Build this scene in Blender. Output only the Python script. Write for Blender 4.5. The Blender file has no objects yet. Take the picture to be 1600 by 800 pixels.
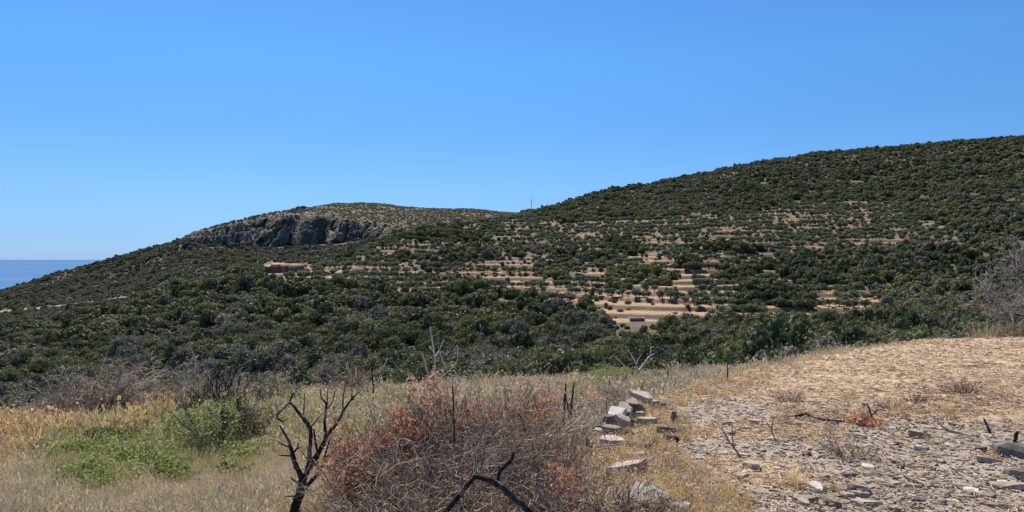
import bpy, bmesh, math, random
import numpy as np
from mathutils import Vector, Matrix

# ------------------------------------------------------------------ camera, sky, sun, exposure
SC = bpy.context.scene
COL = SC.collection
F = 1100.0            # focal length in pixels of the 1600 px wide photograph
HOR = 404.0
EYE = 1.7
cam_d = bpy.data.cameras.new("camera")
cam = bpy.data.objects.new("camera", cam_d)
COL.objects.link(cam)
cam_d.sensor_width = 36.0
cam_d.lens = 36.0 * F / 1600.0
cam_d.clip_start = 0.1
cam_d.clip_end = 200000.0
cam.location = (0, 0, EYE)
cam.rotation_euler = (math.radians(90) + math.atan((HOR - 400) / F), 0, 0)
SC.camera = cam

SUN_EL, SUN_AZ = math.radians(55), math.radians(-18)   # azimuth from +Y towards +X
W = bpy.data.worlds.new("World")
SC.world = W
W.use_nodes = True
nt = W.node_tree
bg = nt.nodes["Background"]
sky = nt.nodes.new("ShaderNodeTexSky")
sky.sky_type = 'NISHITA'
sky.sun_disc = False
sky.sun_elevation = SUN_EL
sky.sun_rotation = SUN_AZ
sky.altitude = 150
sky.air_density = 1.0
sky.dust_density = 0.35
sky.ozone_density = 2.2
tcw = nt.nodes.new("ShaderNodeTexCoord"); sxz = nt.nodes.new("ShaderNodeSeparateXYZ")
nt.links.new(tcw.outputs['Generated'], sxz.inputs[0])
tr_ = nt.nodes.new("ShaderNodeValToRGB")          # clear dry air: the sky is bluer towards the horizon than the standard one
_st = [(0.0, (.31, .51, 1.14)), (.013, (.30, .50, 1.06)), (.03, (.288, .475, .93)), (.094, (.325, .53, .87)), (.182, (.31, .565, .88)), (.267, (.33, .65, .96)), (.34, (.33, .63, .98)), (1.0, (.40, .68, .98))]
while len(tr_.color_ramp.elements) < len(_st): tr_.color_ramp.elements.new(.5)
for e_, (p_, c_) in zip(tr_.color_ramp.elements, _st):
    e_.position = p_; e_.color = (c_[0] / 1.15, c_[1] * 1.03 / 1.15, c_[2] / 1.15, 1)
nt.links.new(sxz.outputs[2], tr_.inputs[0])
mw = nt.nodes.new("ShaderNodeMix"); mw.data_type = 'RGBA'; mw.blend_type = 'MULTIPLY'; mw.inputs[0].default_value = 1
nt.links.new(sky.outputs[0], mw.inputs[6]); nt.links.new(tr_.outputs[0], mw.inputs[7])
nt.links.new(mw.outputs[2], bg.inputs[0])
bg.inputs[1].default_value = 0.118
sd = bpy.data.lights.new("sun", 'SUN')
sd.energy = 4.9
sd.angle = math.radians(0.5)
sd.color = (1.0, 0.93, 0.81)
sun = bpy.data.objects.new("sun", sd)
COL.objects.link(sun)
S = Vector((math.sin(SUN_AZ) * math.cos(SUN_EL), math.cos(SUN_AZ) * math.cos(SUN_EL), math.sin(SUN_EL)))
sun.rotation_euler = S.to_track_quat('Z', 'Y').to_euler()
vs = SC.view_settings
vs.view_transform = 'Standard'
vs.look = 'None'
vs.exposure = 0.45
vs.gamma = 1.0
SC.cycles.max_bounces = 6
SC.cycles.diffuse_bounces = 3
SC.cycles.transparent_max_bounces = 8

rng = np.random.default_rng(7)
R = random.Random(11)

# ------------------------------------------------------------------ helpers
def tag(o, label=None, cat=None, group=None, kind=None):
    if label: o["label"] = label
    if cat: o["category"] = cat
    if group: o["group"] = group
    if kind: o["kind"] = kind
    return o

def empty(name, loc, rz=0.0):
    o = bpy.data.objects.new(name, None)
    COL.objects.link(o)
    o.location = loc
    o.rotation_euler = (0, 0, rz)
    o.empty_display_size = 0.2
    return o

def np_mesh(name, V, Q, mats, attrs=None, smooth=False, tri=False, midx=None):
    """V (n,3), Q (m,k) polygon indices (k = 3 or 4) -> mesh"""
    me = bpy.data.meshes.new(name)
    V = np.asarray(V, dtype=np.float32); Q = np.asarray(Q, dtype=np.int32)
    k = Q.shape[1] if Q.size else 4
    me.vertices.add(len(V)); me.vertices.foreach_set("co", V.ravel())
    me.loops.add(Q.size); me.loops.foreach_set("vertex_index", Q.ravel())
    me.polygons.add(len(Q))
    me.polygons.foreach_set("loop_start", np.arange(0, Q.size, k, dtype=np.int32))
    me.polygons.foreach_set("loop_total", np.full(len(Q), k, dtype=np.int32))
    if smooth:
        me.polygons.foreach_set("use_smooth", np.ones(len(Q), dtype=bool))
    if midx is not None:
        me.polygons.foreach_set("material_index", np.asarray(midx, dtype=np.int32))
    for a, val in (attrs or {}).items():
        at = me.attributes.new(a, 'FLOAT', 'POINT')
        at.data.foreach_set("value", np.asarray(val, dtype=np.float32))
    me.update(calc_edges=True)
    for m in (mats if isinstance(mats, (list, tuple)) else [mats]):
        me.materials.append(m)
    return me

def link(name, me, parent=None, loc=None):
    o = bpy.data.objects.new(name, me)
    COL.objects.link(o)
    if parent is not None: o.parent = parent
    if loc is not None: o.location = loc
    return o

class MB:
    """collects quads and triangles (as degenerate-free quads) with a random attribute"""
    def __init__(s): s.V = []; s.Q = []; s.A = []; s.M = []; s.n = 0
    def add(s, V, Q, a=0.0, m=0):
        V = np.asarray(V, dtype=np.float32); Q = np.asarray(Q, dtype=np.int32)
        s.V.append(V); s.Q.append(Q + s.n); s.n += len(V)
        s.A.append(np.full(len(V), a, dtype=np.float32) if np.isscalar(a) else np.asarray(a, dtype=np.float32))
        s.M.append(np.full(len(Q), m, dtype=np.int32))
    def tube(s, pts, rad, sides=5, a=None, m=0):
        pts = np.asarray(pts, dtype=float); n = len(pts)
        rad = np.broadcast_to(np.asarray(rad, dtype=float), (n,))
        d = np.gradient(pts, axis=0); d /= np.linalg.norm(d, axis=1)[:, None] + 1e-9
        ref = np.array([0.31, 0.17, 0.93]) if abs(d[0, 2]) < 0.85 else np.array([0.9, 0.3, 0.1])
        u = np.cross(d, ref); u /= np.linalg.norm(u, axis=1)[:, None] + 1e-9
        w = np.cross(d, u)
        t = np.linspace(0, 2 * math.pi, sides, endpoint=False)
        ring = u[:, None, :] * np.cos(t)[None, :, None] + w[:, None, :] * np.sin(t)[None, :, None]
        V = (pts[:, None, :] + ring * rad[:, None, None]).reshape(-1, 3)
        i = np.arange(n - 1)[:, None] * sides; j = np.arange(sides)[None, :]; j2 = (j + 1) % sides
        Q = np.stack([i + j, i + j2, i + sides + j2, i + sides + j], -1).reshape(-1, 4)
        V = np.vstack([V, pts[-1] + d[-1] * rad[-1] * .6, pts[0]])
        e = (n - 1) * sides; c = n * sides
        cap = []
        for q in range(0, sides, 2):
            cap.append([e + q, e + (q + 1) % sides, e + (q + 2) % sides if q + 1 < sides else e, c])
        if sides == 3:
            cap = [[e, e + 1, e + 2, c]]
        Q = np.vstack([Q, cap]) if sides % 2 == 0 else Q
        s.add(V, Q, R.random() if a is None else a, m)
    def quads(s, C, U, Wd, a=None, m=0):
        """centres C (n,3), half axes U, Wd (n,3)"""
        n = len(C)
        V = np.stack([C - U - Wd, C + U - Wd, C + U + Wd, C - U + Wd], 1).reshape(-1, 3)
        Q = np.arange(4 * n).reshape(n, 4)
        a = rng.random(n) if a is None else a
        s.add(V, Q, np.repeat(a, 4), m)
    def mesh(s, name, mats, smooth=False):
        V = np.vstack(s.V); Q = np.vstack(s.Q)
        return np_mesh(name, V, Q, mats, {"rnd": np.concatenate(s.A)}, smooth=smooth, midx=np.concatenate(s.M))
    def build(s, name, mats, parent=None, smooth=False, loc=None):
        return link(name, s.mesh(name, mats, smooth), parent, loc)

def hash2(ix, iy, seed):
    h = (ix.astype(np.int64) * 374761393 + iy.astype(np.int64) * 668265263 + seed * 1442695041) & 0xffffffff
    h = ((h ^ (h >> 13)) * 1274126177) & 0xffffffff
    return ((h ^ (h >> 16)) & 0xffffff) / float(0xffffff)

def vnoise(x, y, seed=0):
    ix = np.floor(x); iy = np.floor(y); fx = x - ix; fy = y - iy
    fx = fx * fx * (3 - 2 * fx); fy = fy * fy * (3 - 2 * fy)
    a = hash2(ix, iy, seed); b = hash2(ix + 1, iy, seed); c = hash2(ix, iy + 1, seed); d = hash2(ix + 1, iy + 1, seed)
    return (a * (1 - fx) + b * fx) * (1 - fy) + (c * (1 - fx) + d * fx) * fy

def fbm(x, y, oct=4, seed=0):
    x = np.asarray(x, float); y = np.asarray(y, float)
    v = 0; am = 0.5; tot = 0
    for o in range(oct):
        v = v + am * vnoise(x * 2 ** o + 17.3 * o, y * 2 ** o - 9.1 * o, seed + o); tot += am; am *= 0.5
    return v / tot      # 0..1

def sstep(a, b, x):
    t = np.clip((x - a) / (b - a), 0, 1)
    return t * t * (3 - 2 * t)

def in_poly(px, py, poly):
    inside = np.zeros(np.shape(px), bool)
    n = len(poly)
    for i in range(n):
        x0, y0 = poly[i]; x1, y1 = poly[(i + 1) % n]
        if y0 == y1: continue
        c = ((y0 > py) != (y1 > py)) & (px < (x1 - x0) * (py - y0) / (y1 - y0) + x0)
        inside ^= c
    return inside

# ------------------------------------------------------------------ materials
def new_mat(name):
    m = bpy.data.materials.new(name); m.use_nodes = True
    n = m.node_tree.nodes; l = m.node_tree.links
    b = n["Principled BSDF"]
    b.inputs['Roughness'].default_value = 0.85
    b.inputs['Specular IOR Level'].default_value = 0.2
    return m, n, l, b

def ramp(n, l, src, cols, interp='LINEAR'):
    r = n.new("ShaderNodeValToRGB")
    cr = r.color_ramp; cr.interpolation = interp
    while len(cr.elements) < len(cols): cr.elements.new(0.5)
    for e, (p, c) in zip(cr.elements, cols):
        e.position = p; e.color = (*c, 1)
    l.new(src, r.inputs[0])
    return r

def noise_node(n, l, scale, detail=6, rough=0.6, coord='Object', dist=0.0, stretch=None):
    tc = n.new("ShaderNodeTexCoord")
    t = n.new("ShaderNodeTexNoise")
    t.inputs['Scale'].default_value = scale; t.inputs['Detail'].default_value = detail
    t.inputs['Roughness'].default_value = rough; t.inputs['Distortion'].default_value = dist
    if stretch:
        mp = n.new("ShaderNodeMapping"); mp.inputs['Scale'].default_value = stretch
        l.new(tc.outputs[coord], mp.inputs[0]); l.new(mp.outputs[0], t.inputs['Vector'])
    else:
        l.new(tc.outputs[coord], t.inputs['Vector'])
    return t

def mix(n, l, fac, a, b, mode='MIX'):
    m = n.new("ShaderNodeMix"); m.data_type = 'RGBA'; m.blend_type = mode
    for s, v in ((m.inputs[0], fac), (m.inputs[6], a), (m.inputs[7], b)):
        if isinstance(v, (int, float)): s.default_value = v
        elif isinstance(v, tuple): s.default_value = (*v, 1)
        else: l.new(v, s)
    return m.outputs[2]

def math_n(n, l, op, a, b=0.0, clamp=False):
    m = n.new("ShaderNodeMath"); m.operation = op; m.use_clamp = clamp
    for s, v in ((m.inputs[0], a), (m.inputs[1], b)):
        if isinstance(v, (int, float)): s.default_value = v
        else: l.new(v, s)
    return m.outputs[0]

def leaf_mat(name, cols, objvar=0.5, transl=0.28, rough=0.6):
    """per-leaf random attribute plus per-object random -> colour ramp"""
    m, n, l, b = new_mat(name)
    at = n.new("ShaderNodeAttribute"); at.attribute_name = "rnd"
    oi = n.new("ShaderNodeObjectInfo")
    a = math_n(n, l, 'MULTIPLY', at.outputs['Fac'], 1 - objvar)
    c = math_n(n, l, 'MULTIPLY', oi.outputs['Random'], objvar)
    s = math_n(n, l, 'ADD', a, c)
    r = ramp(n, l, s, [(i / (len(cols) - 1), c_) for i, c_ in enumerate(cols)])
    l.new(r.outputs[0], b.inputs['Base Color'])
    b.inputs['Roughness'].default_value = rough
    if transl > 0:
        t = n.new("ShaderNodeBsdfTranslucent"); l.new(r.outputs[0], t.inputs[0])
        mx = n.new("ShaderNodeMixShader"); mx.inputs[0].default_value = transl
        l.new(b.outputs[0], mx.inputs[1]); l.new(t.outputs[0], mx.inputs[2])
        l.new(mx.outputs[0], n["Material Output"].inputs[0])
    return m

def stone_mat(name, c0, c1, c2, scale=9.0):
    m, n, l, b = new_mat(name)
    t = noise_node(n, l, scale, 8, 0.65)
    oi = n.new("ShaderNodeObjectInfo")
    f = math_n(n, l, 'ADD', math_n(n, l, 'MULTIPLY', t.outputs[0], 0.8), math_n(n, l, 'MULTIPLY', oi.outputs['Random'], 0.25))
    r = ramp(n, l, f, [(0.3, c0), (0.52, c1), (0.75, c2)])
    t2 = noise_node(n, l, scale * 5, 5, 0.7)
    col = mix(n, l, 0.5, r.outputs[0], ramp(n, l, t2.outputs[0], [(0.35, (0.35, 0.34, 0.33)), (0.7, (0.9, 0.88, 0.85))]).outputs[0], 'OVERLAY')
    l.new(col, b.inputs['Base Color'])
    bp = n.new("ShaderNodeBump"); bp.inputs['Strength'].default_value = 0.5; bp.inputs['Distance'].default_value = 0.02
    l.new(t2.outputs[0], bp.inputs['Height']); l.new(bp.outputs[0], b.inputs['Normal'])
    return m

M = {}
M['leaf_dark'] = leaf_mat("leaf_dark_green", [(.034, .044, .020), (.066, .077, .033), (.112, .123, .052), (.17, .178, .082)])
M['leaf_olive'] = leaf_mat("leaf_olive_green", [(.085, .092, .034), (.13, .138, .05), (.18, .185, .072), (.225, .22, .10)])
M['leaf_grey'] = leaf_mat("leaf_grey_green", [(.085, .085, .055), (.13, .128, .085), (.18, .172, .118), (.235, .22, .16)])
M['leaf_brown'] = leaf_mat("leaf_grey_brown", [(.13, .105, .08), (.185, .148, .115), (.245, .20, .155), (.31, .25, .20)])
M['leaf_grove'] = leaf_mat("leaf_olive_grove", [(.082, .108, .062), (.12, .15, .085), (.165, .195, .115), (.215, .24, .15)])
M['leaf_bright'] = leaf_mat("leaf_bright_green", [(.10, .135, .035), (.20, .25, .07), (.33, .36, .13), (.50, .47, .25)], transl=.48)
M['leaf_russet'] = leaf_mat("leaf_russet", [(.34, .15, .08), (.50, .245, .14), (.60, .345, .215), (.64, .46, .33)], transl=.35)
M['twig_grey'] = leaf_mat("twig_grey", [(.09, .062, .046), (.24, .18, .135), (.46, .37, .29), (.80, .69, .56)], transl=0, objvar=.2)
M['twig_brown'] = leaf_mat("twig_brown", [(.06, .038, .028), (.16, .105, .078), (.32, .23, .17), (.64, .51, .40)], transl=0, objvar=.2)
M['twig_pale'] = leaf_mat("twig_pale", [(.10, .088, .08), (.24, .22, .205), (.45, .43, .41), (.70, .67, .63)], transl=0, objvar=.2)
M['grass_straw'] = leaf_mat("grass_straw", [(.30, .235, .15), (.42, .335, .22), (.54, .44, .30), (.70, .60, .43)], transl=.45)
M['grass_grey'] = leaf_mat("grass_grey_straw", [(.20, .15, .09), (.42, .33, .205), (.60, .50, .34), (.78, .69, .52)], transl=.45)
M['grass_gold'] = leaf_mat("grass_gold", [(.34, .21, .09), (.52, .35, .16), (.68, .49, .25), (.80, .63, .38)], transl=.45)
M['grass_green'] = leaf_mat("grass_green", [(.17, .19, .06), (.26, .265, .09), (.38, .36, .15), (.56, .50, .28)], transl=.45)
M['straw'] = leaf_mat("straw_litter", [(.27, .19, .125), (.42, .30, .20), (.52, .385, .255), (.64, .49, .34)], transl=0, objvar=0)
M['slate_chip'] = leaf_mat("slate_chip", [(.12, .11, .10), (.22, .195, .175), (.34, .30, .27), (.50, .46, .42)], transl=0, objvar=0, rough=.7)
M['stone_grey'] = stone_mat("stone_grey", (.16, .13, .10), (.30, .25, .195), (.48, .41, .33))
M['stone_tan'] = stone_mat("stone_tan", (.20, .15, .11), (.36, .28, .22), (.52, .44, .36))
M['stone_pale'] = stone_mat("stone_pale", (.24, .22, .195), (.43, .40, .36), (.64, .60, .54), 6)
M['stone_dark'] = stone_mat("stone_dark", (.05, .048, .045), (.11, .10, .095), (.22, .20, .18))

def bark_mat(name, dark, pale, cut):
    m, n, l, b = new_mat(name)
    t = noise_node(n, l, 7.0, 6, 0.6)
    r = ramp(n, l, t.outputs[0], [(cut - .05, dark), (cut + .06, tuple(0.5 * (x + y) for x, y in zip(dark, pale))), (cut + .2, pale)])
    l.new(r.outputs[0], b.inputs['Base Color'])
    t2 = noise_node(n, l, 60, 4, 0.7)
    bp = n.new("ShaderNodeBump"); bp.inputs['Strength'].default_value = 0.6; bp.inputs['Distance'].default_value = 0.01
    l.new(t2.outputs[0], bp.inputs['Height']); l.new(bp.outputs[0], b.inputs['Normal'])
    return m
M['char'] = bark_mat("charred_bark", (.024, .021, .019), (.34, .32, .30), .55)
M['char_pale'] = bark_mat("bleached_charred_bark", (.045, .04, .038), (.55, .53, .51), .50)
M['bark'] = bark_mat("olive_bark", (.10, .08, .065), (.22, .19, .16), .5)
M['bleach'] = bark_mat("bleached_wood", (.16, .15, .14), (.66, .64, .61), .34)
M['deadwood'] = bark_mat("dead_wood", (.12, .10, .09), (.42, .39, .36), .45)

# ------------------------------------------------------------------ terrain heights
EDGE = [(-0.9, -12), (-0.4, -1), (0.15, 2), (0.55, 4), (0.74, 5.4), (0.70, 6.6), (0.74, 7.9), (1.0, 9.2), (1.6, 10.5), (2.2, 11.7), (2.9, 13), (3.9, 14.8),
        (5.75, 17.6), (8.84, 21.6), (12.6, 26.1), (17.4, 27.6), (22, 30.5), (40, 36), (80, 44)]
def edge_sd(X, Y):
    """signed distance to the terrace edge, positive on the upper terrace"""
    best = np.full(np.shape(X), 1e9); sg = np.ones(np.shape(X))
    for (x0, y0), (x1, y1) in zip(EDGE[:-1], EDGE[1:]):
        dx, dy = x1 - x0, y1 - y0; L2 = dx * dx + dy * dy
        t = np.clip(((X - x0) * dx + (Y - y0) * dy) / L2, 0, 1)
        d = np.hypot(X - x0 - t * dx, Y - y0 - t * dy)
        c = dx * (Y - y0) - dy * (X - x0)
        m = d < best
        best = np.where(m, d, best); sg = np.where(m, np.where(c < 0, 1.0, -1.0), sg)
    return best * sg

LOW_U = [-1.3, -.9, -.727, -.636, -.4545, -.18, .09, .18, .36, .73, 1.2]
LOW_Y = [12, 15, 17.5, 19, 23, 26.5, 27, 28, 31, 42, 50]
def z_near(X, Y):
    sd_ = edge_sd(X, Y)
    up = -0.045 * np.maximum(Y, -3) + 0.10 * (fbm(X * .25, Y * .25, 3, 3) - .5) + 0.0035 * np.maximum(X - 6, 0) ** 1.2
    lo = -0.50 - 0.10 * np.maximum(Y, -3) + 0.04 * X + 0.30 * (fbm(X * .2, Y * .2, 4, 5) - .5)
    w = 0.28 + 0.22 * np.maximum(Y - 11, 0)
    t = sstep(-1, 1, sd_ / w)
    z = lo + (up - lo) * t
    u = X / np.maximum(Y, .5)
    ye = np.interp(u, LOW_U, LOW_Y)
    ye = np.where(X > 5, np.maximum(ye, 0), ye)
    over = np.maximum(Y - ye, 0)
    z = z - 0.42 * np.maximum(over - 1.0, 0) * sstep(0, 6, over)
    return z

_c = {
 -400: [(60,790),(100,740),(150,708),(210,670),(270,640),(320,620),(370,606),(450,602),(560,582),(680,555),(780,535),(800,532),(870,515),(1100,575),(1500,535)],
 0: [(60,760),(100,690),(140,645),(190,603),(250,566),(310,537),(360,515),(440,516),(560,496),(680,474),(780,460),(800,458),(860,449),(1100,550),(1500,530)],
 135:[(60,748),(94,690),(126,642),(170,595),(218,552),(265,520),(315,492),(395,500),(505,482),(640,458),(740,437),(770,432),(850,405),(1100,515),(1500,525)],
 200: [(60,740),(90,690),(120,640),(160,590),(200,545),(245,512),(290,480),(370,492),(480,474),(620,446),(700,418),(740,411),(830,391),(1100,500),(1500,520)],
 250: [(60,728),(92,678),(125,626),(165,575),(208,532),(252,495),(300,462),(380,476),(490,456),(620,428),(700,400),(720,394),(790,378),(1100,490),(1500,520)],
 300: [(60,715),(95,665),(130,612),(170,560),(215,518),(260,478),(312,445),(390,460),(500,438),(620,408),(700,379),(712,365),(745,361),(1100,480),(1500,515)],
 350: [(60,708),(96,655),(133,602),(177,550),(222,508),(270,466),(325,432),(398,450),(508,430),(620,402),(700,386),(712,353),(745,348),(1100,470),(1500,515)],
 400: [(60,703),(98,646),(137,595),(184,541),(233,498),(283,455),(342,423),(404,442),(514,424),(620,399),(700,386),(712,341),(745,336),(1050,455),(1500,515)],
 440: [(60,700),(100,640),(140,590),(190,535),(240,492),(290,450),(355,421),(410,436),(520,418),(620,397),(700,384),(712,333),(748,326),(1000,450),(1500,515)],
 480: [(60,698),(102,635),(142,587),(192,533),(242,490),(292,446),(362,418),(415,432),(530,412),(625,393),(700,382),(712,332),(830,317),(1050,430),(1500,510)],
 545: [(60,694),(104,627),(144,583),(194,531),(246,487),(300,442),(385,404),(440,416),(540,402),(635,388),(702,378),(714,343),(880,307),(1100,410),(1500,505)],
 600: [(60,690),(105,620),(145,580),(195,530),(250,485),(305,441),(430,373),(500,386),(580,382),(655,376),(703,370),(714,351),(900,311),(1100,400),(1500,500)],
 650: [(60,690),(105,620),(145,580),(195,531),(250,486),(306,442),(465,361),(530,371),(600,368),(665,364),(704,361),(716,355),(910,318),(1100,400),(1500,500)],
 740: [(60,690),(105,620),(145,582),(200,532),(260,485),(330,435),(520,346),(600,352),(650,351),(690,349),(705,348),(720,347),(900,320),(1100,395),(1500,480)],
 800: [(60,685),(105,616),(145,579),(200,531),(256,489),(330,432),(540,338),(590,344),(625,344),(660,342),(690,341),(720,340),(900,333),(1100,390),(1500,470)],
 870: [(60,680),(105,612),(145,575),(200,529),(250,492),(330,427),(555,337),(585,329),(605,324),(625,320),(640,320),(660,322),(850,334),(1100,390),(1500,460)],
 950: [(60,672),(108,606),(152,565),(198,527),(238,496),(300,438),(558,325),(600,311),(628,303),(650,298),(665,297),(690,299),(850,318),(1100,390),(1500,460)],
 1050:[(60,660),(110,600),(160,555),(195,525),(225,500),(280,440),(560,317),(610,301),(650,291),(680,285),(695,283),(720,284),(850,300),(1100,390),(1500,455)],
 1150:[(60,640),(110,588),(156,548),(190,522),(225,498),(280,441),(560,309),(620,283),(670,267),(700,260),(715,258),(740,259),(870,280),(1100,380),(1500,450)],
 1300:[(60,620),(110,575),(150,540),(185,518),(225,495),(280,442),(560,300),(620,271),(680,248),(715,238),(730,236),(760,237),(880,255),(1100,370),(1500,450)],
 1450:[(60,608),(110,565),(147,532),(185,508),(225,484),(282,434),(560,290),(630,257),(690,236),(730,227),(745,225),(775,226),(900,245),(1100,360),(1500,450)],
 1600:[(60,600),(110,560),(145,525),(185,500),(225,472),(285,425),(560,278),(630,248),(700,224),(740,216),(755,214),(790,215),(900,235),(1100,350),(1500,450)],
 2100:[(60,590),(110,550),(145,515),(185,490),(225,462),(285,415),(560,262),(630,232),(700,210),(740,202),(755,200),(790,201),(900,220),(1100,340),(1500,450)],
}
XS = sorted(_c)
KY = np.array([[p[0] for p in _c[x]] for x in XS], float)
KP = np.array([[p[1] for p in _c[x]] for x in XS], float)
NU, NY = 860, 1400
UU = np.linspace(-1.02, 1.08, NU)
YY = np.exp(np.linspace(math.log(34.0), math.log(1500.0), NY))
def gauss1(a, sig, axis):
    r = int(sig * 3) + 1; k = np.exp(-0.5 * (np.arange(-r, r + 1) / sig) ** 2); k /= k.sum()
    pad = [(0, 0)] * a.ndim; pad[axis] = (r, r)
    b = np.pad(a, pad, mode='edge'); out = np.zeros_like(a)
    for i, kk in enumerate(k):
        sl = [slice(None)] * a.ndim; sl[axis] = slice(i, i + a.shape[axis]); out += kk * b[tuple(sl)]
    return out
PXU = 800 + F * UU
Z = np.zeros((NY, NU))
kyc = np.stack([np.interp(PXU, XS, KY[:, k]) for k in range(KY.shape[1])], 1)
kpc = np.stack([np.interp(PXU, XS, KP[:, k]) for k in range(KY.shape[1])], 1)
kyc = gauss1(kyc, 10, 0); kpc = gauss1(kpc, 10, 0)
kz = EYE - (kpc - HOR) / F * kyc
for i in range(NU):
    Z[:, i] = np.interp(YY, kyc[i], kz[i])
rowf = gauss1(Z, 14, 0)
cl = (sstep(270, 310, PXU) * (1 - sstep(600, 660, PXU)))[None, :] * (sstep(640, 680, YY) * (1 - sstep(730, 790, YY)))[:, None]
Z = gauss1(Z, 2, 0) * cl + rowf * (1 - cl)
XG = UU[None, :] * YY[:, None]; YG = np.repeat(YY[:, None], NU, 1)
# blend with near ground
zn = z_near(XG, YG)
bl = sstep(36, 60, YG)
Z = np.where(YG < 62, np.minimum(zn, 60) * (1 - bl) + Z * bl, Z)
# soft relief
amp = sstep(45, 200, YG)
Z = Z + amp * (2.6 * (fbm(XG / 34, YG / 34, 4, 21) - .5)) + sstep(300, 600, YG) * 5.0 * (fbm(XG / 110, YG / 70, 4, 31) - .5)
def proj_py(Zv, Yv): return HOR - (Zv - EYE) / Yv * F
PYG = proj_py(Z, YG); PXG = 800 + F * XG / YG
wob = 14 * (fbm(XG / 30, YG / 30, 3, 44) - .5)
wob2 = 10 * (fbm(XG / 25, YG / 40, 3, 45) - .5)
T_POLY = {
 'low': [(868,452),(900,425),(965,402),(1040,388),(1120,392),(1210,398),(1240,420),(1290,445),(1330,455),(1395,468),(1390,500),(1330,512),(1250,512),(1190,518),(1140,508),(1060,500),(960,503),(925,480),(880,480)],
 'mid': [(650,430),(740,405),(860,400),(900,430),(880,475),(820,470),(760,450),(690,440)],
 'up': [(840,352),(940,345),(1060,340),(1180,330),(1250,318),(1370,312),(1400,330),(1500,362),(1480,382),(1380,388),(1250,392),(1120,385),(1000,392),(900,392),(850,380)],
 'house': [(398,424),(420,410),(480,414),(600,404),(640,420),(700,442),(690,462),(600,452),(500,440),(430,432)],
 'saddle': [(720,352),(790,337),(860,345),(880,372),(840,382),(760,375)],
 'spur': [(545,398),(610,380),(640,372),(700,392),(640,400),(560,404)],
}
mask_t = {k: in_poly(PXG + wob, PYG + wob2 * .5, p) & (YG < 560) & (YG > 150) for k, p in T_POLY.items()}
sandm = np.zeros_like(Z)
for k, v in (('low', .95), ('mid', .75), ('up', .75), ('house', .95), ('saddle', .7), ('spur', .6)):
    sandm = np.maximum(sandm, v * gauss1(gauss1(mask_t[k].astype(float), 2, 0), 2, 1))
tm = gauss1(gauss1((sandm > .3).astype(float), 2, 0), 2, 1)
# terraces: real steps
st = 1.9
zz = Z / st + 1.4 * fbm(XG / 70, YG / 70, 2, 51)
fr = zz - np.floor(zz)
stair = np.floor(zz) + np.where(fr < .87, fr / .87 * .20, .20 + (fr - .87) / .13 * .80)
dZ = (stair - zz) * st
Z = Z + dZ * tm * 1.0
riser = (fr > .84).astype(float) * tm
PYG = proj_py(Z, YG)
# dirt road on the far hillside
def near_line(px, py, pts, w):
    best = np.full(np.shape(px), 1e9)
    for (x0, y0), (x1, y1) in zip(pts[:-1], pts[1:]):
        dx, dy = x1 - x0, y1 - y0
        t = np.clip(((px - x0) * dx + (py - y0) * dy) / (dx * dx + dy * dy), 0, 1)
        best = np.minimum(best, np.hypot(px - x0 - t * dx, (py - y0 - t * dy)))
    return 1 - sstep(w * .5, w, best)
ROAD = [(-60,492),(30,484),(120,476),(200,464),(262,455),(300,453)]
roadm = near_line(PXG, PYG, ROAD, 2.2) * (YG > 470)
TRACK = [(1100,494),(1160,508),(1220,508),(1290,512),(1330,508)]
trackm = near_line(PXG, PYG, TRACK, 3.5) * (YG < 300) * (YG > 120)
rockm = cl * in_poly(PXG, PYG, [(296,372),(340,340),(420,326),(480,326),(560,338),(625,348),(600,372),(520,386),(440,388),(330,388)])
domem = (YG > 690) * sstep(440, 520, PXG) * (1 - sstep(790, 840, PXG))
runmin = np.minimum.accumulate(PYG, axis=0)

def grid_sample(G, X, Y):
    u = (X / Y - UU[0]) / (UU[1] - UU[0]); v = (np.log(Y) - math.log(34.0)) / (math.log(1500.0) - math.log(34.0)) * (NY - 1)
    u = np.clip(u, 0, NU - 1.001); v = np.clip(v, 0, NY - 1.001)
    iu = u.astype(int); iv = v.astype(int); fu = u - iu; fv = v - iv
    return (G[iv, iu] * (1 - fu) + G[iv, iu + 1] * fu) * (1 - fv) + (G[iv + 1, iu] * (1 - fu) + G[iv + 1, iu + 1] * fu) * fv

def ground(X, Y):
    X = np.asarray(X, float); Y = np.asarray(Y, float)
    return np.where(Y < 40, z_near(X, Y), grid_sample(Z, X, np.maximum(Y, 34.1)))

def hit(px, py, y0=2.5, y1=60.0):
    """ground point seen at a place of the photograph"""
    u = (px - 800) / F
    Y = np.linspace(y0, y1, 4000 if y1 < 80 else 9000)
    z = ground(u * Y, Y); p = proj_py(z, Y)
    k = np.nonzero(p <= py)[0]
    i = k[0] if len(k) else len(Y) - 1
    return Vector((u * Y[i], Y[i], float(z[i])))

# ------------------------------------------------------------------ far terrain mesh
m, n, l, b = new_mat("hillside_soil")
def attr(n, name):
    a = n.new("ShaderNodeAttribute"); a.attribute_name = name; return a.outputs['Fac']
t1 = noise_node(n, l, 0.09, 8, 0.62, 'Object'); t2 = noise_node(n, l, 1.3, 6, 0.7, 'Object')
scr = ramp(n, l, mix(n, l, .5, t1.outputs[0], t2.outputs[0]), [(.3, (.06, .056, .032)), (.5, (.095, .08, .05)), (.72, (.17, .125, .085))])
sand = ramp(n, l, t2.outputs[0], [(.32, (.20, .115, .065)), (.48, (.37, .22, .125)), (.66, (.53, .355, .205))])
t3 = noise_node(n, l, .22, 6, .65)
sandb = mix(n, l, ramp(n, l, t3.outputs[0], [(.50, (0, 0, 0)), (.68, (.8, .8, .8))]).outputs[0], sand.outputs[0], (.22, .17, .10))
base = mix(n, l, attr(n, "sand"), scr.outputs[0], sandb)
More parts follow.
